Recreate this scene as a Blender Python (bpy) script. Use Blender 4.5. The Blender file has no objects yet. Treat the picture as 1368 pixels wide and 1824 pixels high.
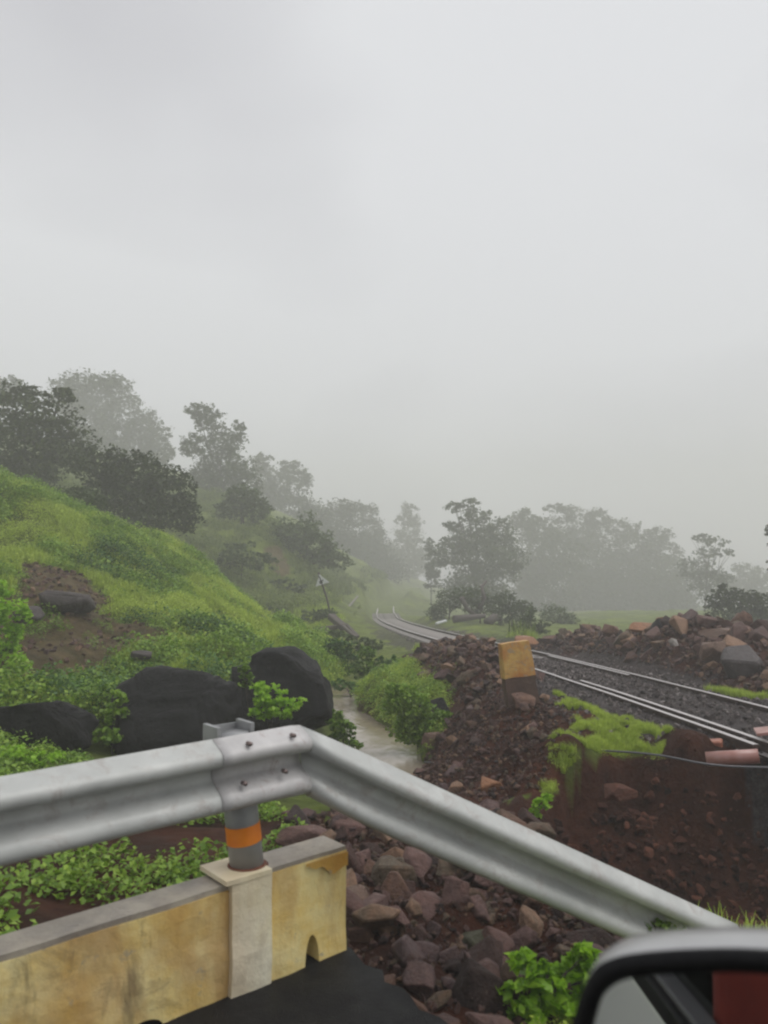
import bpy, bmesh, math, random
import numpy as np
from mathutils import Vector, Matrix, noise as mnoise
R = math.radians
random.seed(7)
rng = np.random.default_rng(11)
S = bpy.context.scene
COL = S.collection

# ------------------------------------------------------------------ camera
EYE = 1.85
PITCH = R(3.65)
FPX = 1380.0
cam_d = bpy.data.cameras.new('camera')
cam = bpy.data.objects.new('camera', cam_d)
COL.objects.link(cam)
cam.location = (0, 0, EYE)
cam.rotation_euler = (R(90) + PITCH, 0, 0)
cam_d.sensor_fit = 'VERTICAL'
cam_d.sensor_height = 24
cam_d.lens = 24 * FPX / 1824
cam_d.clip_start = 0.05
cam_d.clip_end = 1500
cam_d.dof.use_dof = True
cam_d.dof.focus_distance = 22
cam_d.dof.aperture_fstop = cam_d.lens / 8.5      # an opening of about 8.5 mm
S.camera = cam

# ------------------------------------------------------------------ sky
SUN_EL, SUN_AZ = R(60), R(88)
W = bpy.data.worlds.new('World')
S.world = W
W.use_nodes = True
nt = W.node_tree
nt.nodes.clear()
wo = nt.nodes.new('ShaderNodeOutputWorld')
bg = nt.nodes.new('ShaderNodeBackground')
bg.inputs['Strength'].default_value = 0.1
sky = nt.nodes.new('ShaderNodeTexSky')
sky.sky_type = 'NISHITA'
sky.sun_disc = False
sky.sun_elevation = SUN_EL
sky.sun_rotation = SUN_AZ
tc = nt.nodes.new('ShaderNodeTexCoord')
mp = nt.nodes.new('ShaderNodeMapping')
mp.inputs['Scale'].default_value = (1.0, 1.0, 1.8)
mp.inputs['Location'].default_value = (0.35, 0.2, 0.1)
nz = nt.nodes.new('ShaderNodeTexNoise')
nz.inputs['Scale'].default_value = 1.25
nz.inputs['Detail'].default_value = 3
nz.inputs['Roughness'].default_value = 0.45
rp = nt.nodes.new('ShaderNodeValToRGB')
rp.color_ramp.elements[0].position = 0.36
rp.color_ramp.elements[0].color = (0.74, 0.735, 0.78, 1)
rp.color_ramp.elements[1].position = 0.62
rp.color_ramp.elements[1].color = (1.06, 1.07, 1.10, 1)
sc_ = nt.nodes.new('ShaderNodeVectorMath'); sc_.operation = 'SCALE'
sc_.inputs['Scale'].default_value = 7.3
mx = nt.nodes.new('ShaderNodeMix'); mx.data_type = 'RGBA'
mx.inputs[0].default_value = 0.94
L = nt.links.new
L(tc.outputs['Generated'], mp.inputs['Vector'])
L(mp.outputs[0], nz.inputs['Vector'])
L(nz.outputs[0], rp.inputs[0])
L(rp.outputs[0], sc_.inputs[0])
L(sky.outputs[0], mx.inputs[6])
L(sc_.outputs[0], mx.inputs[7])
L(mx.outputs[2], bg.inputs['Color'])
L(bg.outputs[0], wo.inputs['Surface'])

# ------------------------------------------------------------------ sun behind the overcast
sl = bpy.data.lights.new('sun', 'SUN')
sl.energy = 1.5
sl.angle = R(40)
sl.color = (1, 0.98, 0.95)
so = bpy.data.objects.new('sun', sl)
COL.objects.link(so)
so.rotation_euler = (R(90) - SUN_EL, 0, R(180) - SUN_AZ)

S.view_settings.view_transform = 'Standard'
S.view_settings.look = 'None'
S.view_settings.exposure = 0.12
S.view_settings.gamma = 1
S.view_settings.use_curve_mapping = False
S.render.engine = 'CYCLES'
S.cycles.use_denoising = True
S.cycles.max_bounces = 6
S.cycles.diffuse_bounces = 3
S.cycles.glossy_bounces = 3
S.cycles.transmission_bounces = 3
S.cycles.transparent_max_bounces = 6
S.cycles.volume_bounces = 2
S.cycles.filter_width = 2.2
S.cycles.caustics_reflective = False
S.cycles.caustics_refractive = False

# ------------------------------------------------------------------ helpers
cp, sp = math.cos(PITCH), math.sin(PITCH)

def ray(px, py):
    u = (px - 684) / FPX
    v = -(py - 912) / FPX
    return u, cp - v * sp, sp + v * cp

def P(px, py, d):
    """world point seen at photo pixel (px, py), d metres ahead"""
    x, y, z = ray(px, py)
    t = d / y
    return Vector((x * t, d, EYE + z * t))

def G(px, py, z):
    x, y, dz = ray(px, py)
    t = (z - EYE) / dz
    return Vector((x * t, y * t, z))

def tag(o, label=None, cat=None, group=None, kind=None):
    if label: o['label'] = label
    if cat: o['category'] = cat
    if group: o['group'] = group
    if kind: o['kind'] = kind
    return o

def link(name, me, parent=None, mat=None):
    o = bpy.data.objects.new(name, me)
    COL.objects.link(o)
    if parent is not None: o.parent = parent
    if mat is not None and me is not None and not me.materials: me.materials.append(mat)
    return o

def empty(name, loc, rz=0.0):
    o = bpy.data.objects.new(name, None)
    o.empty_display_size = 0.2
    o.location = loc
    o.rotation_euler = (0, 0, rz)
    COL.objects.link(o)
    return o

def mesh_np(name, verts, faces, smooth=False):
    """verts (N,3); faces (M,k) all with k corners"""
    me = bpy.data.meshes.new(name)
    verts = np.asarray(verts, dtype=np.float32)
    faces = np.asarray(faces, dtype=np.int32)
    k = faces.shape[1]
    me.vertices.add(len(verts))
    me.vertices.foreach_set('co', verts.ravel())
    me.loops.add(faces.size)
    me.loops.foreach_set('vertex_index', faces.ravel())
    me.polygons.add(len(faces))
    me.polygons.foreach_set('loop_start', np.arange(0, faces.size, k, dtype=np.int32))
    try:
        me.polygons.foreach_set('loop_total', np.full(len(faces), k, dtype=np.int32))
    except Exception:
        pass
    me.update(calc_edges=True)
    me.validate()
    if smooth:
        me.polygons.foreach_set('use_smooth', np.ones(len(me.polygons), dtype=bool))
    return me

def bm_mesh(name, bm, smooth=False):
    me = bpy.data.meshes.new(name)
    bmesh.ops.recalc_face_normals(bm, faces=bm.faces)
    bm.to_mesh(me); bm.free()
    if smooth:
        for p in me.polygons: p.use_smooth = True
    return me

def box_bm(sx, sy, sz, center=(0, 0, 0), bevel=0.0, seg=1, bm=None, mat=None):
    own = bm is None
    if own: bm = bmesh.new()
    m = Matrix.Translation(center) @ Matrix.Diagonal((sx, sy, sz, 1))
    if mat is not None: m = mat @ m
    g = bmesh.ops.create_cube(bm, size=1, matrix=m)
    if bevel > 0:
        es = list({e for v in g['verts'] for e in v.link_edges})
        bmesh.ops.bevel(bm, geom=es, offset=bevel, segments=seg, profile=0.6, affect='EDGES')
    return bm

def tube_mesh(name, pts, radii, seg=8, closed=True):
    pts = [Vector(p) for p in pts]
    V, F = [], []
    n = len(pts)
    for i, p in enumerate(pts):
        a = pts[max(i - 1, 0)]; b = pts[min(i + 1, n - 1)]
        t = (b - a)
        t = t.normalized() if t.length > 1e-6 else Vector((0, 0, 1))
        ref = Vector((0, 0, 1)) if abs(t.z) < 0.9 else Vector((1, 0, 0))
        u = t.cross(ref).normalized(); w = u.cross(t).normalized()
        r = radii[i] if hasattr(radii, '__len__') else radii
        for k in range(seg):
            an = 2 * math.pi * k / seg
            V.append(p + (u * math.cos(an) + w * math.sin(an)) * r)
    for i in range(n - 1):
        for k in range(seg):
            a = i * seg + k; b = i * seg + (k + 1) % seg
            F.append((a, b, b + seg, a + seg))
    bm = bmesh.new()
    vs = [bm.verts.new(v) for v in V]
    for f in F: bm.faces.new([vs[i] for i in f])
    if closed:
        bm.faces.new(vs[:seg]); bm.faces.new(vs[-seg:])
    return bm_mesh(name, bm, smooth=True)

# value noise, vectorised
_perm = rng.random((256, 256))
def vnoise(x, y, s, ox=0.0, oy=0.0):
    x = x / s + 57.3 + ox; y = y / s + 91.7 + oy
    xi = np.floor(x).astype(int); yi = np.floor(y).astype(int)
    fx = x - xi; fy = y - yi
    fx = fx * fx * (3 - 2 * fx); fy = fy * fy * (3 - 2 * fy)
    a = _perm[xi & 255, yi & 255]; b = _perm[(xi + 1) & 255, yi & 255]
    c = _perm[xi & 255, (yi + 1) & 255]; d = _perm[(xi + 1) & 255, (yi + 1) & 255]
    return (a * (1 - fx) + b * fx) * (1 - fy) + (c * (1 - fx) + d * fx) * fy - 0.5

EDGE = None
def inpoly(x, y, poly):
    x = np.asarray(x); y = np.asarray(y)
    r = np.zeros(x.shape, bool)
    n = len(poly)
    for i in range(n):
        x1, y1 = poly[i]; x2, y2 = poly[(i + 1) % n]
        c = ((y1 > y) != (y2 > y)) & (x < (x2 - x1) * (y - y1) / (y2 - y1 + 1e-12) + x1)
        r ^= c
    return r

def sstep(a, b, x):
    t = np.clip((x - a) / (b - a), 0, 1)
    return t * t * (3 - 2 * t)

# ------------------------------------------------------------------ materials
class NT:
    def __init__(s, name):
        s.m = bpy.data.materials.new(name); s.m.use_nodes = True
        s.t = s.m.node_tree; s.t.nodes.clear()
        s.out = s.t.nodes.new('ShaderNodeOutputMaterial')
        s.b = s.t.nodes.new('ShaderNodeBsdfPrincipled')
        s.t.links.new(s.b.outputs[0], s.out.inputs['Surface'])
        s.tc = s.t.nodes.new('ShaderNodeTexCoord')
    def n(s, typ, **kw):
        o = s.t.nodes.new(typ)
        for k, v in kw.items(): setattr(o, k, v)
        return o
    def l(s, a, b): s.t.links.new(a, b)
    def noise(s, scale, detail=4, rough=0.55, vec=None, dist=0.0):
        o = s.n('ShaderNodeTexNoise')
        o.inputs['Scale'].default_value = scale; o.inputs['Detail'].default_value = detail
        o.inputs['Roughness'].default_value = rough; o.inputs['Distortion'].default_value = dist
        s.l(vec if vec is not None else s.tc.outputs['Object'], o.inputs['Vector'])
        return o.outputs[0]
    def ramp(s, fac, stops):
        o = s.n('ShaderNodeValToRGB')
        e = o.color_ramp.elements
        while len(e) < len(stops): e.new(0.5)
        for i, (p, c) in enumerate(stops):
            e[i].position = p
            e[i].color = (c, c, c, 1) if not hasattr(c, '__len__') else (*c, 1)
        s.l(fac, o.inputs[0])
        return o.outputs[0]
    def mix(s, fac, a, b):
        o = s.n('ShaderNodeMix', data_type='RGBA')
        for sock, v in ((o.inputs[0], fac), (o.inputs[6], a), (o.inputs[7], b)):
            if isinstance(v, bpy.types.NodeSocket): s.l(v, sock)
            elif hasattr(v, '__len__'): sock.default_value = (*v, 1)
            else: sock.default_value = v
        return o.outputs[2]
    def math(s, op, a, b=0.0, clamp=False):
        o = s.n('ShaderNodeMath', operation=op); o.use_clamp = clamp
        for sock, v in ((o.inputs[0], a), (o.inputs[1], b)):
            if isinstance(v, bpy.types.NodeSocket): s.l(v, sock)
            else: sock.default_value = v
        return o.outputs[0]
    def bump(s, h, dist=0.02, strength=0.6):
        o = s.n('ShaderNodeBump')
        o.inputs['Distance'].default_value = dist; o.inputs['Strength'].default_value = strength
        s.l(h, o.inputs['Height']); s.l(o.outputs[0], s.b.inputs['Normal'])
    def mapping(s, scale, src='Object'):
        o = s.n('ShaderNodeMapping'); o.inputs['Scale'].default_value = scale
        s.l(s.tc.outputs[src], o.inputs[0]); return o.outputs[0]
    def set(s, base=None, rough=None, metal=None, spec=None):
        for k, v in (('Base Color', base), ('Roughness', rough), ('Metallic', metal), ('Specular IOR Level', spec)):
            if v is None: continue
            if isinstance(v, bpy.types.NodeSocket): s.l(v, s.b.inputs[k])
            elif hasattr(v, '__len__'): s.b.inputs[k].default_value = (*v, 1)
            else: s.b.inputs[k].default_value = v
        return s.m

def leaf_mat(name, cols, rough=0.5, trans=0.35, big=0.6):
    q = NT(name)
    oi = q.n('ShaderNodeObjectInfo')
    n1 = q.noise(big, 3, 0.6, q.n('ShaderNodeNewGeometry').outputs['Position'])
    geo = q.n('ShaderNodeNewGeometry')
    r = q.math('MULTIPLY', geo.outputs['Random Per Island'], 0.45)
    r2 = q.math('MULTIPLY', oi.outputs['Random'], 0.25)
    f = q.math('ADD', q.math('ADD', r, r2), q.math('MULTIPLY', n1, 0.5))
    c = q.ramp(f, [(0.2, cols[0]), (0.55, cols[1]), (0.9, cols[2])])
    q.set(base=c, rough=rough, spec=0.35)
    tr = q.n('ShaderNodeBsdfTranslucent'); q.l(c, tr.inputs['Color'])
    ms = q.n('ShaderNodeMixShader'); ms.inputs[0].default_value = trans
    q.l(q.b.outputs[0], ms.inputs[1]); q.l(tr.outputs[0], ms.inputs[2])
    q.l(ms.outputs[0], q.out.inputs['Surface'])
    return q.m

M = {}
M['grass'] = leaf_mat('grass', [(0.18, 0.26, 0.035), (0.42, 0.54, 0.075), (0.60, 0.72, 0.14)], 0.55, 0.4, 0.9)
M['grass_far'] = leaf_mat('grass_far', [(0.07, 0.10, 0.022), (0.16, 0.22, 0.045), (0.30, 0.36, 0.08)], 0.6, 0.35, 0.3)
M['herb'] = leaf_mat('herb', [(0.07, 0.14, 0.015), (0.19, 0.33, 0.035), (0.38, 0.54, 0.08)], 0.4, 0.35, 1.2)
M['bright'] = leaf_mat('bright_leaf', [(0.16, 0.32, 0.02), (0.32, 0.56, 0.035), (0.50, 0.74, 0.09)], 0.4, 0.45, 2.0)
M['bush'] = leaf_mat('bush_leaf', [(0.03, 0.075, 0.015), (0.07, 0.16, 0.03), (0.14, 0.27, 0.05)], 0.45, 0.3, 1.5)
M['tree'] = leaf_mat('tree_leaf', [(0.018, 0.030, 0.008), (0.04, 0.062, 0.015), (0.085, 0.115, 0.03)], 0.6, 0.2, 0.25)
M['brush'] = leaf_mat('brush_leaf', [(0.04, 0.06, 0.02), (0.075, 0.11, 0.035), (0.12, 0.17, 0.055)], 0.6, 0.25, 0.4)

q = NT('bark')
f = q.noise(6, 4)
M['bark'] = q.set(base=q.ramp(f, [(0.3, (0.03, 0.025, 0.02)), (0.7, (0.09, 0.075, 0.06))]), rough=0.8)

def rock_mat(name, stops, rough=(0.35, 0.7), spots=True, rnd=0.6):
    q = NT(name)
    oi = q.n('ShaderNodeObjectInfo')
    n1 = q.noise(3.0, 4, 0.6)
    f = q.math('ADD', q.math('MULTIPLY', oi.outputs['Random'], rnd), q.math('MULTIPLY', n1, 1 - rnd))
    c = q.ramp(f, stops)
    fine = q.noise(14, 5, 0.7)
    c = q.mix(q.ramp(fine, [(0.4, 0.0), (0.75, 0.5)]), c, (0.05, 0.028, 0.022))
    if spots:
        c = q.mix(q.ramp(q.noise(30, 2, 0.5), [(0.66, 0.0), (0.75, 0.5)]), c, (0.26, 0.21, 0.18))
    q.set(base=c, rough=q.ramp(q.noise(5, 3), [(0.3, rough[0]), (0.7, rough[1])]), spec=0.3)
    q.bump(q.noise(9, 8, 0.7), 0.05, 0.9)
    return q.m
M['rock'] = rock_mat('rubble_rock', [(0.14, (0.030, 0.016, 0.014)), (0.28, (0.10, 0.050, 0.040)), (0.40, (0.19, 0.105, 0.088)), (0.52, (0.11, 0.072, 0.072)),
                                     (0.62, (0.20, 0.108, 0.072)), (0.72, (0.11, 0.085, 0.055)), (0.84, (0.32, 0.19, 0.12))], (0.4, 0.75), rnd=0.75)
M['rock_grey'] = rock_mat('grey_rock', [(0.2, (0.035, 0.03, 0.03)), (0.8, (0.11, 0.095, 0.095))], rnd=0.2)
M['rock_orange'] = rock_mat('orange_rock', [(0.2, (0.30, 0.13, 0.06)), (0.8, (0.40, 0.19, 0.09))], rnd=0.1)
M['rock_pale'] = rock_mat('pale_rock', [(0.2, (0.42, 0.38, 0.35)), (0.8, (0.55, 0.51, 0.47))], rnd=0.1)
M['rock_tan'] = rock_mat('tan_rock', [(0.2, (0.16, 0.10, 0.075)), (0.8, (0.26, 0.17, 0.125))], rnd=0.1)
M['rock_moss'] = rock_mat('mossy_rock', [(0.2, (0.05, 0.055, 0.03)), (0.8, (0.08, 0.08, 0.045))], rnd=0.1)

q = NT('basalt')
c = q.ramp(q.noise(1.6, 5, 0.65), [(0.3, (0.004, 0.004, 0.0045)), (0.6, (0.010, 0.0095, 0.010)), (0.85, (0.03, 0.028, 0.028))])
c = q.mix(q.ramp(q.noise(9, 4, 0.7), [(0.6, 0.0), (0.75, 0.3)]), c, (0.045, 0.04, 0.034))
q.set(base=c, rough=q.ramp(q.noise(3, 4), [(0.3, 0.4), (0.7, 0.8)]), spec=0.22)
q.bump(q.noise(6, 8, 0.72), 0.09, 0.9)
M['basalt'] = q.m

# terrain : masks are colours of the ground itself (turf, red soil, ballast, pale mud)
q = NT('ground')
def attr(n):
    a = q.n('ShaderNodeAttribute'); a.attribute_name = n; return a.outputs['Fac']
pos = q.n('ShaderNodeNewGeometry').outputs['Position']
g = q.ramp(q.noise(0.55, 5, 0.65, pos), [(0.25, (0.07, 0.10, 0.018)), (0.5, (0.16, 0.21, 0.03)), (0.75, (0.26, 0.32, 0.045))])
g = q.mix(q.ramp(q.noise(5, 4, 0.7, pos), [(0.45, 0.0), (0.7, 0.7)]), g, (0.07, 0.085, 0.025))
soil = q.ramp(q.noise(1.3, 6, 0.7, pos), [(0.3, (0.026, 0.007, 0.003)), (0.5, (0.075, 0.022, 0.010)), (0.75, (0.16, 0.055, 0.028))])
soil = q.mix(q.ramp(q.noise(18, 4, 0.7, pos), [(0.5, 0.0), (0.75, 0.5)]), soil, (0.085, 0.045, 0.033))
bal = q.ramp(q.noise(16, 5, 0.8, pos), [(0.35, (0.03, 0.025, 0.025)), (0.55, (0.085, 0.07, 0.068)), (0.75, (0.18, 0.155, 0.15))])
clay = q.ramp(q.noise(2.2, 5, 0.7, pos), [(0.3, (0.05, 0.032, 0.018)), (0.55, (0.13, 0.08, 0.045)), (0.75, (0.23, 0.15, 0.09))])
c = q.mix(attr('soil'), g, soil)
c = q.mix(attr('clay'), c, clay)
c = q.mix(attr('ballast'), c, bal)
q.set(base=c, rough=q.ramp(q.noise(2.5, 3, 0.5, pos), [(0.35, 0.6), (0.7, 0.9)]), spec=0.18)
q.bump(q.noise(7, 8, 0.75, pos), 0.16, 1.0)
M['ground'] = q.m

q = NT('asphalt')
c = q.ramp(q.noise(60, 4, 0.7), [(0.35, (0.004, 0.004, 0.005)), (0.65, (0.012, 0.012, 0.013)), (0.8, (0.035, 0.035, 0.035))])
q.set(base=c, rough=q.ramp(q.noise(4, 3), [(0.35, 0.45), (0.65, 0.75)]), spec=0.18)
q.bump(q.noise(110, 3, 0.7), 0.008, 0.8)
M['asphalt'] = q.m

q = NT('galvanised')
c = q.ramp(q.noise(3.5, 5, 0.6), [(0.3, (0.40, 0.41, 0.395)), (0.7, (0.56, 0.57, 0.55))])
c = q.mix(q.ramp(q.noise(7, 6, 0.8, dist=0.6), [(0.52, 0.0), (0.68, 0.55)]), c, (0.30, 0.24, 0.215))
c = q.mix(q.ramp(q.noise(1.0, 4, 0.7, q.mapping((2, 2, 14))), [(0.55, 0.0), (0.75, 0.3)]), c, (0.2, 0.2, 0.19))
q.set(base=c, rough=q.ramp(q.noise(6, 4), [(0.3, 0.42), (0.7, 0.62)]), metal=0.1, spec=0.35)
q.bump(q.noise(40, 4, 0.7), 0.002, 0.4)
M['steel'] = q.m
q = NT('galvanised_lap')
c = q.ramp(q.noise(5, 5, 0.7), [(0.3, (0.43, 0.42, 0.415)), (0.7, (0.59, 0.575, 0.57))])
c = q.mix(q.ramp(q.noise(10, 6, 0.8, dist=1.0), [(0.55, 0.0), (0.68, 0.6)]), c, (0.26, 0.17, 0.15))
q.set(base=c, rough=0.5, metal=0.1, spec=0.35)
M['steel_lap'] = q.m
q = NT('post_steel')
c = q.ramp(q.noise(5, 4), [(0.3, (0.24, 0.245, 0.25)), (0.7, (0.38, 0.385, 0.39))])
M['post'] = q.set(base=c, rough=0.5, metal=0.3)
q = NT('orange_band')
M['band'] = q.set(base=q.ramp(q.noise(12, 3), [(0.3, (0.75, 0.19, 0.01)), (0.7, (0.88, 0.27, 0.02))]), rough=0.45)
q = NT('dark_bolt')
M['bolt'] = q.set(base=(0.22, 0.17, 0.16), rough=0.5, metal=0.6)
q = NT('rust')
M['rust'] = q.set(base=q.ramp(q.noise(20, 4), [(0.3, (0.10, 0.03, 0.02)), (0.7, (0.2, 0.07, 0.03))]), rough=0.8)

def paint(name, base, worn, dirt=(0.10, 0.07, 0.045), streak=0.75, flake=0.62):
    q = NT(name)
    c = q.mix(q.ramp(q.noise(3.0, 5, 0.65), [(0.38, 0.0), (0.6, 1.0)]), base, worn)
    st = q.noise(1.0, 5, 0.6, q.mapping((2.6, 2.6, 1.0)), dist=0.5)
    c = q.mix(q.ramp(st, [(0.44, 0.0), (0.64, streak)]), c, (0.42, 0.20, 0.06))
    sm = q.noise(1.0, 4, 0.6, q.mapping((8.0, 8.0, 2.2)), dist=0.4)
    gate = q.ramp(q.noise(1.3, 3, 0.5), [(0.54, 0.0), (0.62, 1.0)])
    c = q.mix(q.math('MULTIPLY', q.ramp(sm, [(0.54, 0.0), (0.68, streak)]), gate), c, dirt)
    c = q.mix(q.ramp(q.noise(3.4, 6, 0.8, dist=0.8), [(0.57, 0.0), (0.66, streak * .6)]), c, (0.22, 0.14, 0.07))
    c = q.mix(q.ramp(q.noise(11, 5, 0.7), [(flake, 0.0), (flake + 0.06, 0.6)]), c, (0.34, 0.30, 0.24))
    q.set(base=c, rough=0.55, spec=0.4)
    q.bump(q.noise(18, 5, 0.7), 0.012, 0.5)
    return q.m
M['yellow'] = paint('yellow_paint', (0.86, 0.62, 0.19), (0.92, 0.78, 0.38), streak=0.62)
M['cream'] = paint('cream_paint', (0.86, 0.79, 0.56), (0.90, 0.85, 0.66), streak=0.3, flake=0.7)
M['ochre'] = paint('ochre_paint', (0.55, 0.27, 0.03), (0.60, 0.36, 0.08), streak=0.5, flake=0.55)
M['marker_paint'] = paint('marker_paint', (0.48, 0.19, 0.045), (0.62, 0.40, 0.12), (0.14, 0.055, 0.03), 1.0, 0.56)
q = NT('wet_cement')
c = q.ramp(q.noise(4, 6, 0.7), [(0.3, (0.20, 0.175, 0.15)), (0.5, (0.32, 0.28, 0.23)), (0.75, (0.50, 0.45, 0.35))])
q.set(base=c, rough=q.ramp(q.noise(5, 3), [(0.35, 0.25), (0.65, 0.6)])); q.bump(q.noise(25, 5, 0.7), 0.01, 0.5)
M['cement'] = q.m
q = NT('bare_stone')
c = q.ramp(q.noise(4, 6, 0.7), [(0.3, (0.06, 0.034, 0.025)), (0.7, (0.13, 0.075, 0.055))])
q.set(base=c, rough=0.7); q.bump(q.noise(16, 5, 0.7), 0.02, 0.6)
M['bare'] = q.m
q = NT('rail_steel')
sx = q.n('ShaderNodeSeparateXYZ'); q.l(q.n('ShaderNodeNewGeometry').outputs['Normal'], sx.inputs[0])
up = q.ramp(sx.outputs[2], [(0.55, 0.0), (0.8, 1.0)])
side = q.ramp(q.noise(9, 5), [(0.3, (0.035, 0.022, 0.018)), (0.7, (0.10, 0.06, 0.045))])
q.set(base=q.mix(up, side, (0.62, 0.58, 0.57)), rough=q.ramp(up, [(0.0, 0.7), (1.0, 0.38)]), metal=q.ramp(up, [(0.0, 0.0), (1.0, 0.5)]))
M['rail'] = q.m
q = NT('sleeper_concrete')
c = q.ramp(q.noise(5, 5), [(0.3, (0.16, 0.14, 0.13)), (0.7, (0.34, 0.31, 0.29))])
M['sleeper'] = q.set(base=c, rough=0.6)
q = NT('red_concrete')
c = q.ramp(q.noise(6, 5), [(0.3, (0.24, 0.075, 0.045)), (0.7, (0.40, 0.15, 0.09))])
q.set(base=c, rough=0.45); q.bump(q.noise(20, 4), 0.01, 0.5)
M['redc'] = q.m
q = NT('pink_pipe')
c = q.ramp(q.noise(4, 4), [(0.3, (0.26, 0.09, 0.06)), (0.55, (0.40, 0.20, 0.17)), (0.8, (0.50, 0.34, 0.31))])
M['pipe'] = q.set(base=c, rough=0.3, spec=0.6)
q = NT('muddy_water')
c = q.ramp(q.noise(0.8, 4), [(0.3, (0.22, 0.17, 0.12)), (0.7, (0.38, 0.33, 0.27))])
q.set(base=c, rough=0.06, spec=0.9)
q.b.inputs['IOR'].default_value = 1.5
q.bump(q.noise(5, 4, 0.6, q.mapping((1, 0.6, 1)), dist=0.4), 0.03, 0.5)
M['water'] = q.m
q = NT('cable_black'); M['cable'] = q.set(base=(0.10, 0.10, 0.11), rough=0.35)
q = NT('white_sheet'); M['white'] = q.set(base=q.ramp(q.noise(8), [(0.3, (0.6, 0.62, 0.62)), (0.7, (0.78, 0.79, 0.78))]), rough=0.6)
q = NT('sign_black'); M['black'] = q.set(base=(0.03, 0.03, 0.03), rough=0.6)
q = NT('old_wood')
M['wood'] = q.set(base=q.ramp(q.noise(3, 5, 0.6, q.mapping((1, 8, 8))), [(0.3, (0.045, 0.035, 0.03)), (0.7, (0.11, 0.085, 0.07))]), rough=0.7)
q = NT('car_paint')
q.set(base=q.ramp(q.noise(2), [(0.3, (0.80, 0.82, 0.78)), (0.7, (0.84, 0.86, 0.82))]), rough=0.22, spec=0.5)
q.b.inputs['Coat Weight'].default_value = 0.6
M['car'] = q.m
q = NT('mirror_cap')
q.set(base=q.ramp(q.noise(30, 4), [(0.3, (0.34, 0.34, 0.35)), (0.7, (0.38, 0.38, 0.39))]), rough=0.3)
q.b.inputs['Coat Weight'].default_value = 0.5
M['cap'] = q.m
q = NT('black_plastic'); M['plastic'] = q.set(base=q.ramp(q.noise(80, 3), [(0.3, (0.004, 0.004, 0.005)), (0.7, (0.008, 0.008, 0.009))]), rough=0.5, spec=0.15)
q = NT('grey_trim'); M['trim'] = q.set(base=(0.07, 0.07, 0.075), rough=0.5)
q = NT('mirror_glass'); M['mirror'] = q.set(base=(0.86, 0.88, 0.87), rough=0.015, metal=1.0)
q = NT('dark_cloth'); M['cloth'] = q.set(base=q.ramp(q.noise(30), [(0.3, (0.012, 0.014, 0.012)), (0.7, (0.02, 0.022, 0.02))]), rough=0.9)
q = NT('red_cloth'); M['red'] = q.set(base=q.ramp(q.noise(10), [(0.3, (0.13, 0.018, 0.012)), (0.7, (0.19, 0.028, 0.018))]), rough=0.9)
q = NT('litter'); M['litter'] = q.set(base=(0.85, 0.12, 0.02), rough=0.4)

# ------------------------------------------------------------------ railway line
def rail_pt(px, py):
    d = 2117.0 / (py - 1068.0)
    return d
CL = [(4.72, -6), (4.80, 0), (4.86, 4), (4.80, 8.4), (4.62, 12), (4.36, 16), (3.72, 23), (2.85, 31), (1.75, 42), (0.75, 56), (0.18, 72), (0.30, 90), (1.1, 108), (2.8, 130), (6.5, 160)]
def catmull(pts, step):
    P_ = [np.array(p, float) for p in pts]
    P_ = [2 * P_[0] - P_[1]] + P_ + [2 * P_[-1] - P_[-2]]
    out = []
    for i in range(1, len(P_) - 2):
        p0, p1, p2, p3 = P_[i - 1:i + 3]
        n = max(2, int(np.linalg.norm(p2 - p1) / step))
        for k in range(n):
            t = k / n
            out.append(0.5 * ((2 * p1) + (-p0 + p2) * t + (2 * p0 - 5 * p1 + 4 * p2 - p3) * t * t + (-p0 + 3 * p1 - 3 * p2 + p3) * t ** 3))
    out.append(P_[-2])
    return np.array(out)
CLP = catmull(CL, 0.65)
def track_z(y):
    y = np.asarray(y, float)
    z = 0.316 - 0.049 * np.maximum(y, 4)
    far = 0.316 - 0.049 * 66
    return np.where(y > 66, far - 0.012 * np.minimum(y - 66, 40), z)      # top of rail
def track_dist(x, y):
    d2 = np.full(x.shape, 1e9); sgn = np.zeros(x.shape)
    T = np.gradient(CLP, axis=0)
    for (cx, cy), (tx, ty) in zip(CLP, T):
        dx = x - cx; dy = y - cy
        dd = dx * dx + dy * dy
        m = dd < d2
        d2 = np.where(m, dd, d2)
        sgn = np.where(m, np.sign(dx * ty - dy * tx), sgn)
    return np.sqrt(d2), sgn        # + is the right-hand side

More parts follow.
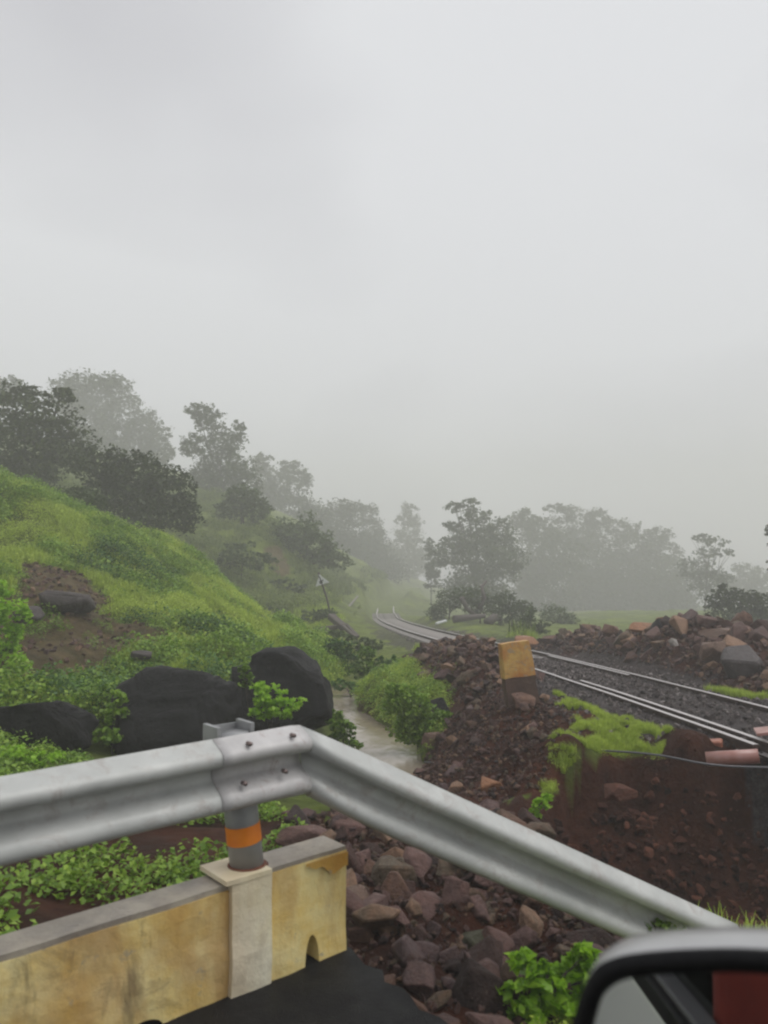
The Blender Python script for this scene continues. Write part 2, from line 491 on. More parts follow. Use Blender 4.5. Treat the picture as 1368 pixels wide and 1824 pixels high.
# ------------------------------------------------------------------ terrain
CP = [
 # verge left of the wall
 (0,1640,4.0),(100,1630,4.3),(0,1560,4.9),(200,1590,4.9),(300,1540,5.6),(400,1500,6.3),(550,1440,8.0),(480,1500,6.5),
 (-200,1700,3.6),(-300,1350,9),(50,1350,9.3),(300,1350,10.5),(430,1310,11.6),(520,1310,12.4),(150,1450,6.9),
 # washed-out slope
 (620,1480,6.8),(620,1560,5.5),(640,1640,4.7),(700,1720,4.2),(800,1800,3.7),(860,1824,3.6),(800,1500,6.4),(900,1600,5.3),
 (900,1700,4.6),(1000,1780,4.1),(1000,1650,5.0),(1150,1640,5.6),(1368,1640,5.8),(1000,1520,6.7),(1200,1600,6.4),(1368,1600,6.3),
 (1300,1500,7.9),(1200,1480,7.9),(1368,1430,8.25),(1300,1440,8.35),(1120,1470,7.6),
 # scarp edge
 (1190,1335,8.6),(1100,1352,8.4),(1000,1400,7.7),(960,1440,7.2),(1368,1372,8.4),(1270,1360,8.6),(1150,1420,8.0),(1050,1430,7.5),
 # mound
 (760,1365,10.7),(850,1290,10.9),(900,1340,9.6),(820,1420,8.6),(950,1290,10),(900,1250,11.6),(700,1450,7.8),(740,1430,8.2),(960,1365,8.7),
 # heap left of line
 (830,1152,15.5),(750,1168,17.5),(700,1198,19),(740,1228,16),(800,1272,13),(880,1192,14),(875,1155,17),(790,1152,21),(935,1200,14.5),
 (1050,1260,11),(1120,1290,9.6),(1010,1245,12),
 # heap right of line
 (1200,1118,18.5),(1300,1132,17),(1368,1155,15.5),(1100,1130,20),(1000,1124,24),(950,1142,25),(1250,1120,18),
 (1200,1165,23),(1300,1170,23),(1368,1180,22),(1100,1160,26),(1300,1225,14.5),(1180,1202,16.5),(1368,1240,13.2),
 # lowland on the right
 (1000,1110,60),(1200,1110,60),(1368,1120,50),(1100,1090,100),(1300,1090,100),(900,1108,66),(1368,1088,170),(1000,1088,170),(1180,1086,215),(860,1075,215),(1368,1080,215),
 (1200,1180,30),(1368,1190,30),(1050,1150,32),(930,1130,33),(850,1118,42),(770,1098,55),
 (1700,1300,9),(1700,1250,14),(1700,1170,30),(1700,1080,100),(1700,1085,210),(1700,1640,5.5),(1700,1420,7.5),
 # middle
 (640,1100,50),(700,1160,27),(620,1200,22),(650,1060,95),(700,1045,140),(600,1112,40),(690,1130,36),(650,1232,16.2),(690,1250,15),
 (600,1300,13),(770,1330,12),(590,1260,14.6),(570,1180,20),(640,1180,24),
 # left bank
 (100,1230,13),(20,1180,14),(200,1180,15),(350,1170,16),(540,1147,23),(0,1100,16),(100,1050,18),(250,1080,19),(400,1100,21),(470,1150,19),
 (0,980,21),(150,960,23),(300,1030,24),(0,862,25),(100,900,26),(200,938,27),(280,975,27),(340,988,28),(400,1052,27),(450,1087,27),(540,1137,27),
 (0,895,33),(100,940,34),(200,985,35),(340,1042,36),(450,1112,35),(540,1147,33),(-300,1000,20),(-300,820,28),(-300,1200,12.5),
 # second hillside
 (350,918,62),(420,912,66),(480,928,70),(540,1000,66),(600,1055,66),(400,1000,50),(450,1050,46),(560,1090,44),(330,970,52),(200,885,60),(0,870,60),
 (-300,830,60),(500,950,64),(620,1050,72),
 (0,800,110),(200,830,100),(400,880,110),(500,920,115),(600,985,110),(680,1022,125),(590,1015,84),(0,780,210),(300,850,210),(600,960,210),(684,1015,210),
 (-300,760,110),(-300,720,210),
]
CPW = [P(*c) for c in CP]
CPW += [Vector(v) for v in [(-1.6,1.6,-.15),(0,2.5,-.22),(0,1.2,-.25),(1.0,1.5,-.25),(3,1.5,-.35),(-4,1.5,-.2),(.3,3.0,-.25),(-.4,3.75,-.16),(-1.4,2.95,-.15),(-2.4,2.1,-.15)]]
WATER_Z = -1.15
for (px, py) in ((735,1365),(705,1335),(675,1310),(650,1280),(625,1258),(603,1240)):
    g_ = G(px, py, WATER_Z); CPW.append(Vector((g_.x, g_.y, WATER_Z - 0.30)))
CPW = np.array([tuple(v) for v in CPW])
def warp(x, y):
    yy = np.maximum(y, 1.0) + 1.5
    return np.stack([2.2 * np.clip(x / yy, -1.3, 1.3), np.log(yy)], -1)
def tps_k(r2): return 0.5 * r2 * np.log(r2 + 1e-9)
Wc = warp(CPW[:, 0], CPW[:, 1])
n_ = len(Wc)
K = tps_k(((Wc[:, None] - Wc[None]) ** 2).sum(-1)) + np.eye(n_) * 2e-4
Q_ = np.hstack([np.ones((n_, 1)), Wc])
A_ = np.block([[K, Q_], [Q_.T, np.zeros((3, 3))]])
sol = np.linalg.solve(A_, np.concatenate([CPW[:, 2], np.zeros(3)]))
def tps(x, y):
    shp = np.shape(x); x = np.ravel(x); y = np.ravel(y)
    q_ = warp(x, y); out = np.zeros(len(q_))
    for i in range(0, len(q_), 20000):
        b = q_[i:i + 20000]
        k = tps_k(((b[:, None] - Wc[None]) ** 2).sum(-1))
        out[i:i + 20000] = k @ sol[:n_] + sol[n_] + b @ sol[n_ + 1:]
    return out.reshape(shp)

SOIL = [(-.7,7.2),(-.55,5.4),(-.2,3.7),(.3,2.4),(1.2,1.2),(9,1.2),(12,8),(13,20),(8,26),(5.0,29),(3.2,27),(2.6,24),(1.5,25.5),(0.2,21),(.95,17),(1.15,14),(.8,12.2),(.35,10.9),(-.1,9.2)]
TURF = [tuple(P(*c))[:2] for c in ((985,1238,12.4),(1050,1245,11.6),(1090,1275,10.6),(1150,1290,9.9),(1200,1322,8.75),(1160,1350,8.35),(1060,1352,8.5),(1010,1395,7.9),(962,1450,7.1),(940,1435,7.3),(990,1360,8.7),(1030,1318,9.6),(990,1280,11))]
TURF2 = [(5.75,14.0),(6.2,13.6),(6.4,13.0),(5.8,13.2)]
CLAY = [[tuple(P(px,py,d))[:2] for px,py,d in pts] for pts in (
   [(15,1060,17.5),(40,1000,19.8),(150,992,20.6),(205,1045,19.2),(190,1095,17.4),(30,1098,16.6)],
   [(10,1085,16.7),(150,1082,17.3),(310,1098,18),(315,1135,16.8),(215,1175,15.2),(120,1225,13.5),(0,1252,12.5),(-80,1200,13.2),(-60,1115,15.2)],
   [(560,1042,66),(590,1045,68),(610,1062,64),(590,1070,60)],
   [(475,1020,55),(500,1015,58),(520,1050,55),(500,1060,52)],
   [(585,1255,15.5),(690,1262,15),(700,1215,17.5),(620,1205,18)])]

_e = sorted(tuple(P(*c))[:2] for c in ((940,1436,7.2),(1000,1400,7.75),(1060,1372,8.2),(1110,1352,8.4),(1190,1335,8.6),(1270,1362,8.55),(1368,1372,8.4),(1500,1376,8.3)))
EX = np.array([p[0] for p in _e]); EY = np.array([p[1] for p in _e])
def height(x, y, detail=True):
    x = np.asarray(x, float); y = np.asarray(y, float)
    z = tps(x, y)
    td, sg = track_dist(x, y)
    dd = np.interp(x, EX, EY) - y + 0.5 * vnoise(x, y, 0.6, 5.5) + 0.22 * vnoise(x, y, 0.2, 2.5)
    z = z - 0.42 * sstep(0, 0.20, dd) * (1 - sstep(1.0, 2.6, dd)) * sstep(1.35, 1.9, x) * (1 - sstep(6.5, 8, x))
    bed = track_z(y) - (0.075 + 0.10 * sstep(20, 27, y))
    w_out = np.where(sg < 0, 2.3, 2.3)
    w = 1 - sstep(1.15, w_out, td)
    w = w * np.where((sg < 0), sstep(8.0, 9.3, y), sstep(3.0, 6.0, y))
    w = np.where(y < -1, 1, w)
    z = z * (1 - w) + bed * w
    if detail:
        far = np.clip(y / 30, 0.0, 3.0)
        amp = (0.35 + far) * (1 - 0.85 * w)
        soil_in = inpoly(x, y, SOIL).astype(float)
        z = z + amp * (0.16 * vnoise(x, y, 2.2) + 0.09 * vnoise(x, y, 0.9, 9.1)) * np.where(y < 4.2, 0.3, 1)
        bk = ((x < -1.5 - (y - 12) * 0.02) & (y > 10.5) & (y < 32)).astype(float)
        z = z + bk * (0.55 * vnoise(x, y, 1.5, 2.2) + 0.30 * vnoise(x, y, 0.7, 6.1))
        sc__ = ((x > 1.3) & (y > 4.6) & (y < 8.9) & (td > 1.2)).astype(float) * sstep(4.4, 5.4, y)
        z = z + sc__ * (0.45 * vnoise(x, y, 0.75, 3.2) + 0.22 * vnoise(x, y, 0.33, 8.6))
        fs = ((x < -2) & (y > 33)).astype(float)
        z = z + fs * (1.3 * vnoise(x, y, 5.0, 1.2) + 0.8 * vnoise(x, y, 2.4, 6.6))
        z = z + (1 - w) * (0.06 + 0.10 * soil_in) * vnoise(x, y, 0.35, 3.3) * np.where(y > 4, 1, 0.3)
        z = z + (1 - w) * (0.03 + 0.04 * soil_in) * vnoise(x, y, 0.13, 7.7) * np.where(y > 4, 1, 0.3)
    # keep the stream bed under water
    return z

nA, nB = 430, 460
aa = np.linspace(-1.05, 1.05, nA)
aa = np.sign(aa) * (np.abs(aa) ** 1.25)
yb = np.exp(np.linspace(math.log(0.8 + 1.5), math.log(235 + 1.5), nB)) - 1.5
A2, Y2 = np.meshgrid(aa, yb)
X2 = A2 * (Y2 + 1.5)
Z2 = height(X2, Y2)
V = np.stack([X2.ravel(), Y2.ravel(), Z2.ravel()], -1)
ii = np.arange(nB - 1)[:, None] * nA + np.arange(nA - 1)[None]
F = np.stack([ii, ii + 1, ii + nA + 1, ii + nA], -1).reshape(-1, 4)
me = mesh_np('ground', V, F, smooth=True)
xs, ys = V[:, 0], V[:, 1]
jx = xs + vnoise(xs, ys, 0.8) * 0.7; jy = ys + vnoise(xs, ys, 0.8, 5) * 0.9
turf_m = inpoly(jx, jy, TURF) & (vnoise(xs, ys, 0.17, 1.9) > -0.02) & (ys > np.interp(xs, EX, EY) + 0.5 * vnoise(xs, ys, 0.6, 5.5))
soil_m = inpoly(jx, jy, SOIL) & ~turf_m & ~inpoly(jx, jy, TURF2)
clay_m = np.zeros(len(xs), bool)
for c_ in CLAY:
    clay_m |= inpoly(jx, jy, c_)
td, sg = track_dist(xs, ys)
bal_m = (td + vnoise(xs, ys, 0.6, 2) * 0.9 < np.where(sg < 0, 2.5, 1.8)) & (ys < 60)
bal_m &= ~inpoly(jx, jy, TURF)
bal_v = np.where(bal_m, np.clip(1.15 - ys / 70, 0.35, 1), 0) * np.where((ys < 9.0) & (sg < 0) & (td > .9), 0, 1)
wet_verge = inpoly(jx, jy, [(-4,2.2),(-.3,4.0),(-.5,6.6),(-1.2,8.2),(-3.6,8.2),(-6,4)])
for nm, arr in (('soil', np.maximum(soil_m.astype(float), wet_verge * 1.0)), ('clay', clay_m * 0.85), ('ballast', bal_v)):
    at = me.attributes.new(nm, 'FLOAT', 'POINT')
    at.data.foreach_set('value', arr.astype(np.float32))
gob = link('ground', me, None, M['ground']); gob['kind'] = 'structure'

# ground behind the camera
bm = bmesh.new()
vs = [bm.verts.new(v) for v in ((-250, -60, -.35), (250, -60, -.35), (250, 1.2, -.35), (-250, 1.2, -.35))]
bm.faces.new(vs)
g2 = link('ground', bm_mesh('ground_back', bm), None, M['ground']); g2['kind'] = 'structure'

def hz(x, y):
    return float(height(np.array([x]), np.array([y]))[0])

# ------------------------------------------------------------------ air
bm = box_bm(520, 310, 42, (0, 90, 9))
hm = bpy.data.materials.new('haze'); hm.use_nodes = True
t_ = hm.node_tree; t_.nodes.clear()
ho = t_.nodes.new('ShaderNodeOutputMaterial'); pv = t_.nodes.new('ShaderNodeVolumePrincipled')
pv.inputs['Color'].default_value = (0.97, 0.97, 0.935, 1)
pv.inputs['Density'].default_value = 0.0058
pv.inputs['Anisotropy'].default_value = 0.0
t_.links.new(pv.outputs[0], ho.inputs['Volume'])
hob = link('haze', bm_mesh('haze', bm), None, hm)
hob['kind'] = 'stuff'

# ------------------------------------------------------------------ stream
g_pts = [(575,1226),(600,1224),(640,1243),(700,1262),(720,1290),(748,1330),(790,1372),(840,1440),(700,1440),(655,1350),(640,1310),(608,1262)]
bm = bmesh.new()
vs = []
for i in range(60):
    pass
cen = [G(p[0], p[1], WATER_Z) for p in ((570,1200),(603,1240),(635,1268),(668,1300),(702,1335),(735,1365),(770,1420))]
wid = [0.28, 0.3, 0.4, 0.5, 0.68, 0.75, 0.75]
cc = catmull([(c.x, c.y, w) for c, w in zip(cen, wid)], 0.25)
T = np.gradient(cc[:, :2], axis=0); T /= np.linalg.norm(T, axis=1)[:, None]
prev = None
for (x, y, w), (tx, ty) in zip(cc, T):
    row = [bm.verts.new((x - ty * w * 1.3 * k, y + tx * w * 1.3 * k, WATER_Z)) for k in (-1, -.5, 0, .5, 1)]
    if prev:
        for k in range(4): bm.faces.new((prev[k], prev[k + 1], row[k + 1], row[k]))
    prev = row
wo_ = link('water', bm_mesh('water', bm, True), None, M['water']); wo_['kind'] = 'structure'

# ------------------------------------------------------------------ road slab
WA = G(617, 1692, 0)                       # foot of the wall's free end
WD = Vector((-0.756, -0.654, 0)).normalized()   # along the wall, away from its free end
WN = Vector((0.654, -0.756, 0)).normalized()    # towards the road
edge = []
c0 = G(806, 1830, 0)
def jag(a, b, n, amp):
    o = []
    for i in range(n):
        t = i / n
        p = a.lerp(b, t)
        k = 0 if i == 0 else amp * (random.random() - 0.5)
        o.append(Vector((p.x + k, p.y + k * 0.6, 0)))
    return o
b_in = WA - WN * 0.10
far_l = WA + WD * 8 - WN * 0.10
out = [far_l] + [b_in] + jag(WA + Vector((0.02, 0.02, 0)), c0, 9, 0.07)[0:] + jag(c0, Vector((1.6, 1.2, 0)), 12, 0.12) + [Vector((9, 0.2, 0)), Vector((14, -6, 0)), Vector((-3, -16, 0))]
bm = bmesh.new()
top = [bm.verts.new((p.x, p.y, 0.0)) for p in out]
f = bm.faces.new(top)
r_ = bmesh.ops.extrude_face_region(bm, geom=[f])
for v in [g for g in r_['geom'] if isinstance(g, bmesh.types.BMVert)]: v.co.z -= 0.11
bmesh.ops.triangulate(bm, faces=[f_ for f_ in bm.faces if len(f_.verts) > 4])
ro = link('road', bm_mesh('road', bm), None, M['asphalt']); ro['kind'] = 'structure'

# ------------------------------------------------------------------ parapet wall
def on_wall(px, py):
    x, y, z = ray(px, py)
    # (o + t r - WA).WN = 0
    o = Vector((0, 0, EYE)); r = Vector((x, y, z))
    t = (WA - o).dot(WN) / r.dot(WN)
    p = o + r * t
    return (p - WA).dot(WD), p.z
TOPZ = on_wall(605, 1510)[1]
s_p0, zt = on_wall(482, 1552)
s_p1, _ = on_wall(412, 1575)
s_n1 = on_wall(556, 1680)[0]
s_n2 = on_wall(255, 1815)[0]
print('wall', TOPZ, s_p0, s_p1, s_n1, s_n2)
wall = empty('parapet_wall', WA)
tag(wall, 'low yellow painted concrete parapet wall with rust streaks and drain holes beside the asphalt', 'wall')
wall.rotation_euler = (0, 0, math.atan2(WD.y, WD.x))    # local +x runs along WD; local y: road side is +y?
ys_sign = 1 if Matrix.Rotation(math.atan2(WD.y, WD.x), 3, 'Z') @ Vector((0, 1, 0)) @ WN > 0 else -1

def wall_seg(name, s0, s1, z0, z1, notches, y_front, y_back, mat, nseg=40, wob=0.006):
    """a length of wall: front, back, top with arched notches at its foot"""
    bm = bmesh.new()
    ss = sorted(set(list(np.linspace(s0, s1, nseg)) + [n + k * w / 6 for n, w, h in notches for k in range(-6, 7) if s0 < n + k * w / 6 < s1]))
    def zb(s):
        z = z0
        for n, w, h in notches:
            if abs(s - n) < w: z = max(z, z0 + h * math.sqrt(max(0, 1 - ((s - n) / w) ** 2)))
        return z
    rows = []
    for s in ss:
        b = zb(s)
        col = []
        for k in range(9):
            z = b + (z1 - b) * k / 8
            nn = mnoise.noise(Vector((s * 3, z * 3, 1.7))) * wob * 2 + mnoise.noise(Vector((s * 9, z * 9, 4.7))) * wob
            col.append((s, z, nn))
        rows.append(col)
    fr = [[bm.verts.new((s, ys_sign * (y_front + nn), z)) for s, z, nn in c] for c in rows]
    bk = [[bm.verts.new((s, ys_sign * y_back, z)) for s, z, nn in c] for c in rows]
    for A_s in (fr, bk):
        for i in range(len(A_s) - 1):
            for k in range(8): bm.faces.new((A_s[i][k], A_s[i + 1][k], A_s[i + 1][k + 1], A_s[i][k + 1]))
    for i in range(len(fr) - 1):
        bm.faces.new((fr[i][8], fr[i + 1][8], bk[i + 1][8], bk[i][8]))
        bm.faces.new((fr[i][0], fr[i + 1][0], bk[i + 1][0], bk[i][0]))
    for i in (0, -1):
        for k in range(8): bm.faces.new((fr[i][k], fr[i][k + 1], bk[i][k + 1], bk[i][k]))
    return link(name, bm_mesh(name, bm), wall, mat)
TL = TOPZ - 0.035
wall_seg('wall_panel', 0.0, s_p0, -0.02, TOPZ - 0.02, [(s_n1, 0.042, 0.15)], 0.0, -0.17, M['yellow'], 20)
wall_seg('wall_panel', s_p1, 5.2, -0.02, TL - 0.012, [(s_n2, 0.10, 0.06), (s_n2 + 1.4, 0.05, 0.12)], -0.012, -0.15, M['yellow'], 60)
wall_seg('pilaster', s_p0 + 0.001, s_p1 - 0.001, -0.02, TOPZ - 0.015, [], 0.014, -0.20, M['cream'], 6)
o = wall_seg('coping', 0.003, s_p0 - 0.002, TOPZ - 0.0195, TOPZ, [], -0.003, -0.185, M['cement'], 16, 0.004)
o['label'] = 'wet grey cement top of the short end panel'
o = wall_seg('coping', s_p1 + 0.002, 5.19, TL - 0.0115, TL + 0.012, [], -0.016, -0.175, M['cement'], 50, 0.008)
o = wall_seg('coping', s_p0 + 0.002, s_p1 + 0.03, TOPZ - 0.0145, TOPZ + 0.006, [], 0.017, -0.225, M['cream'], 5, 0.003)
# worn ochre patch at the free end
bm = bmesh.new()
up_ = [bm.verts.new((0.004 + 0.24 * k / 24, ys_sign * 0.016, TOPZ - 0.023)) for k in range(25)]
lo_ = [bm.verts.new((0.004 + 0.24 * k / 24, ys_sign * 0.016, TOPZ - 0.030 - max(0.004, 0.085 * (1 - k / 24) ** .7 * (0.75 + 0.9 * mnoise.noise(Vector((k * .16, 2.2, 0))))))) for k in range(25)]
for k in range(24): bm.faces.new((up_[k], up_[k + 1], lo_[k + 1], lo_[k]))
pp_ = link('paint_patch', bm_mesh('paint_patch', bm), wall, M['ochre'])
sm_ = pp_.modifiers.new('Solidify', 'SOLIDIFY'); sm_.thickness = 0.004
pp_['label'] = 'worn ochre orange paint at the upper corner of the free end'
# cold joints
for sx in (s_p1 + 0.55, s_p1 + 1.5):
    pass

# ------------------------------------------------------------------ guard rail
PROF = [(0, .004), (.006, .030), (.014, .078), (.028, .098), (.052, .102), (.080, .088), (.112, .036), (.132, .008), (.155, .001), (.178, .001),
        (.192, .010), (.200, .045), (.206, .084), (.218, .100), (.242, .104), (.264, .090), (.290, .040), (.303, .012), (.310, .004)]
def densify(pr, k=3):
    c = catmull(pr, 0.012); return c
PR = densify(PROF)
def beam(name, ringspec, parent):
    """ringspec: list of (top point, up vector (unit*scale), out vector)"""
    bm = bmesh.new(); prev = None
    for top, up, outv in ringspec:
        row = [bm.verts.new(top + up * (h - 0.310) + outv * o_) for h, o_ in PR]
        if prev:
            for k in range(len(PR) - 1): bm.faces.new((prev[k], row[k], row[k + 1], prev[k + 1]))
        prev = row
    me = bm_mesh(name, bm, True)
    o = link(name, me, parent, M['steel'])
    s = o.modifiers.new('Solidify', 'SOLIDIFY'); s.thickness = 0.004; s.offset = 0
    return o
def wall_point(px, py, off):
    """point seen at the pixel on the vertical plane parallel to the wall, off metres towards the road"""
    x, y, z = ray(px, py); o = Vector((0, 0, EYE)); r = Vector((x, y, z))
    t = (WA + WN * off - o).dot(WN) / r.dot(WN)
    return o + r * t
UPV = Vector((0, 0, 1))
apex = wall_point(534, 1289, -0.05)
lft = wall_point(0, 1383, -0.05)
dirL = (lft - apex).normalized()
# sloping section
endp = P(1312, 1646, 4.45)
dirR = (endp - apex).normalized()
nR = Vector((dirR.y, -dirR.x, 0)).normalized()
upR = dirR.cross(nR); upR = upR if upR.z > 0 else -upR
nM = (WN + nR).normalized() / max(0.5, WN.dot((WN + nR).normalized()))
rail = empty('guard_rail', Vector((apex.x, apex.y, 0)))
tag(rail, 'grey galvanised crash barrier bent down at its end over the washed out rubble', 'guard rail')
def loc(v): return v - rail.location
rings = []
for i in range(16):
    t = i / 15 * 3.6
    p = apex + dirL * (3.6 - t)
    u = UPV * (0.985 + 0.01 * math.sin(t * 2.3))
    n = WN.copy()
    if i == 15: n = WN * .7 + nM * .3; p = p - UPV * .007
    rings.append((loc(p), u, n))
beam('rail_beam', rings, rail)
rings = []
Lr = (endp - apex).length
rings.append((loc(apex - UPV * .0085 - dirL * -0.0 + WN * 0.006), UPV * 0.985, (WN * .7 + nM * .3)))
for i in range(1, 18):
    t = i / 17
    p = apex.lerp(endp, t)
    k = min(1, t * 7)
    # rounded crest
    p = p - UPV * 0.006 * max(0, 1 - t * 9)
    u = (UPV * (0.99 + 0.10 * k)).lerp(upR * 1.0, max(0, (t - 0.8) / 0.2))
    n = ((WN + nR) * 0.5).lerp(nR, k).normalized()
    rings.append((loc(p), u, n))
beam('rail_beam', rings, rail)
rings = []
for i in range(9):
    p = apex + dirL * (0.46 - i / 8 * 0.455)
    if i == 8: p = p - UPV * .006
    rings.append((loc(p + WN * .006 + UPV * .001), UPV * 0.988, WN.copy()))
lap = beam('lap_plate', rings, rail); lap['label'] = 'overlapping end of the next barrier section, slightly pinkish'
lap.data.materials.clear(); lap.data.materials.append(M['steel_lap'])
# post, bracket, band, bolts
pb = wall_point(440, 1556, -0.10)
pb = Vector((pb.x, pb.y, TOPZ))
pt_ = wall_point(414, 1304, -0.13)
bmv = tube_mesh('post', [loc(pb), loc(pb.lerp(pt_, 0.35)), loc(pt_)], 0.076, 20)
post = link('post', bmv, rail, M['post'])
ax = (pt_ - pb).normalized()
hz0 = (wall_point(437, 1498, -0.10).z - pb.z) / ax.z
hz1 = (wall_point(434, 1466, -0.10).z - pb.z) / ax.z
band = link('reflective_band', tube_mesh('band', [loc(pb + ax * hz0), loc(pb + ax * hz1)], 0.0785, 20, False), rail, M['band'])
band['label'] = 'orange band round the post'
ru = link('base_rust_ring', tube_mesh('ring', [loc(pb + Vector((0, 0, 0.001))), loc(pb + Vector((0, 0, 0.012)))], [0.096, 0.080], 20), rail, M['rust'])
def spacer(pxa, pxb, pya, off, name):
    a = wall_point(pxa, pya, off); b = wall_point(pxb, pya, off)
    bm = bmesh.new()
    w = (b - a); w.z = 0
    for (k0, k1) in ((0.0, 0.10), (0.9, 1.0)):
        q0 = a + w * k0; q1 = a + w * k1
        m = Matrix.Translation(loc((q0 + q1) / 2 - UPV * 0.17 - WN * 0.06)) @ Matrix.Rotation(math.atan2(w.y, w.x), 4, 'Z')
        box_bm((q1 - q0).length, 0.13, 0.34, bm=bm, mat=m)
    mid = (a + b) / 2
    m = Matrix.Translation(loc(mid - UPV * 0.17 - WN * 0.125)) @ Matrix.Rotation(math.atan2(w.y, w.x), 4, 'Z')
    box_bm(w.length * 0.98, 0.008, 0.335, bm=bm, mat=m)
    return link(name, bm_mesh(name, bm), rail, M['post'])
spacer(386, 452, 1297, -0.07, 'spacer_block')
def bolt(px, py, off, r=0.0095, nrm=None):
    c = wall_point(px, py, off); n = nrm or WN
    o = link('bolt', tube_mesh('bolt', [loc(c - n * 0.02), loc(c + n * 0.010)], r, 10), rail, M['bolt'])
    return o
for px, py, off in ((436, 1396, 0.045), (508, 1374, 0.045), (523, 1310, 0.048), (445, 1325, 0.048)):
    bolt(px, py, off + 0.0)

# ------------------------------------------------------------------ railway track
def rail_profile():
    return [(-.07, -.156), (.07, -.156), (.07, -.145), (.012, -.125), (.009, -.045), (.034, -.034), (.034, -.006), (.026, 0), (-.026, 0), (-.034, -.006), (-.034, -.034), (-.009, -.045), (-.012, -.125), (-.07, -.145)]
Tn = np.gradient(CLP, axis=0); Tn /= np.linalg.norm(Tn, axis=1)[:, None]
Nn = np.stack([Tn[:, 1], -Tn[:, 0]], -1)      # to the right
GA = 0.84
track = empty('railway_track', (CLP[6][0], 5.0, float(track_z(5.0)) - 0.16))
tag(track, 'railway line of two steel rails curving away through the grass into the fog', 'railway track')
def sweep_rail(name, off, y0, y1, prof, zo=0.0):
    bm = bmesh.new(); prev = None
    for c, n in zip(CLP, Nn):
        if c[1] < y0 or c[1] > y1: continue
        b = c + n * off
        z = float(track_z(c[1])) + zo + 0.012 * mnoise.noise(Vector((c[1] * 0.3, off, 0)))
        row = [bm.verts.new(Vector((b[0] + n[0] * a, b[1] + n[1] * a, z + h)) - track.location) for a, h in prof]
        if prev:
            for k in range(len(prof)): bm.faces.new((prev[k], row[k], row[(k + 1) % len(prof)], prev[(k + 1) % len(prof)]))
        else: bm.faces.new(row)
        prev = row
    bm.faces.new(prev)
    return link(name, bm_mesh(name, bm), track, M['rail'])
sweep_rail('rail', -GA, 7.9, 84, rail_profile())
sweep_rail('rail', GA, 4.2, 88, rail_profile())
o = sweep_rail('check_rail', -GA + 0.21, 3.0, 15.8, rail_profile(), 0.0); o['label'] = 'second rail running close inside the near rail'
o = sweep_rail('check_rail', GA - 0.17, 15.5, 22.0, rail_profile(), 0.0); o['label'] = 'short second rail inside the far rail'
slm = None
k = 0
for i, (c, n) in enumerate(zip(CLP, Nn)):
    if c[1] < 19 or c[1] > 75: continue
    if slm is None:
        slm = bm_mesh('sleeper', box_bm(2.55, 0.25, 0.16, bevel=0.02)); slm.materials.append(M['sleeper'])
    o = link('sleeper', slm, track)
    o.location = Vector((c[0], c[1], float(track_z(c[1])) - 0.225 + (0.015 if c[1] < 20 else 0.05))) - track.location
    o.rotation_euler = (math.atan(-0.049), 0, math.atan2(n[1], n[0]) + random.uniform(-.02, .02))

# ------------------------------------------------------------------ rocks
def rock_mesh(seed, n=20, bevel=0.06, flat=0.75):
    r = random.Random(seed)
    bm = bmesh.new()
    ex = (1, r.uniform(.65, .95), r.uniform(.5, flat))
    for i in range(n):
        v = Vector((r.gauss(0, 1), r.gauss(0, 1), r.gauss(0, 1))).normalized() * r.uniform(.78, 1.0)
        bm.verts.new((v.x * ex[0] * .5, v.y * ex[1] * .5, v.z * ex[2] * .5))
    h = bmesh.ops.convex_hull(bm, input=bm.verts)
    bmesh.ops.delete(bm, geom=[g for g in h['geom_interior'] if isinstance(g, bmesh.types.BMVert)], context='VERTS')
    bmesh.ops.dissolve_limit(bm, angle_limit=R(14), verts=bm.verts, edges=bm.edges)
    if bevel: bmesh.ops.bevel(bm, geom=list(bm.edges), offset=bevel, segments=1, profile=0.5, affect='EDGES', clamp_overlap=True)
    for v in bm.verts:
        v.co *= 1 + 0.05 * mnoise.noise(v.co * 6 + Vector((seed, 0, 0)))
    bmesh.ops.triangulate(bm, faces=[f_ for f_ in bm.faces if len(f_.verts) > 4])
    return bm_mesh('rock', bm)
RV = []
for i in range(22):
    m_ = rock_mesh(100 + i, 10 + (i * 3) % 9, 0.022, .95); m_.materials.append(M['rock']); RV.append(m_)
GV = []
for i in range(5):
    m_ = rock_mesh(300 + i, 10, 0); m_.materials.append(M['rock']); GV.append(m_)

def sample(poly, n, r=rng):
    xs = [p[0] for p in poly]; ys = [p[1] for p in poly]
    out = np.zeros((0, 2))
    while len(out) < n:
        c = np.stack([r.uniform(min(xs), max(xs), n * 2), r.uniform(min(ys), max(ys), n * 2)], -1)
        out = np.vstack([out, c[inpoly(c[:, 0], c[:, 1], poly)]])
    return out[:n]
POLY = {
 'slope': [(-1.0,7.6),(-.75,6.2),(-.25,4.0),(.0,3.75),(.40,3.3),(.75,3.2),(1.1,4.0),(1.45,5.0),(2.0,5.9),(1.3,6.9),(.7,7.8),(-.2,8.4)],
 'gully': [(1.2,4.6),(2.9,5.0),(4.6,5.8),(4.4,7.2),(2.6,7.3),(1.6,6.6)],
 'mound': [(.45,11.2),(.9,12.6),(2.2,12.4),(2.5,10.4),(2.2,9.0),(1.6,7.9),(1.1,7.6),(.5,8.6),(.2,9.8)],
 'lheap': [(.3,20.5),(.8,22.5),(2.3,23),(2.55,18),(3.0,14.6),(2.2,12.2),(1.3,12.6),(1.0,15),(.6,18)],
 'rheap': [(4.8,27),(5.3,22),(5.85,18),(6.3,14.6),(6.9,12.6),(9.5,12.8),(10.5,18),(8.6,21),(6.6,24.5)],
}
rocks = []     # (x, y, size, region)
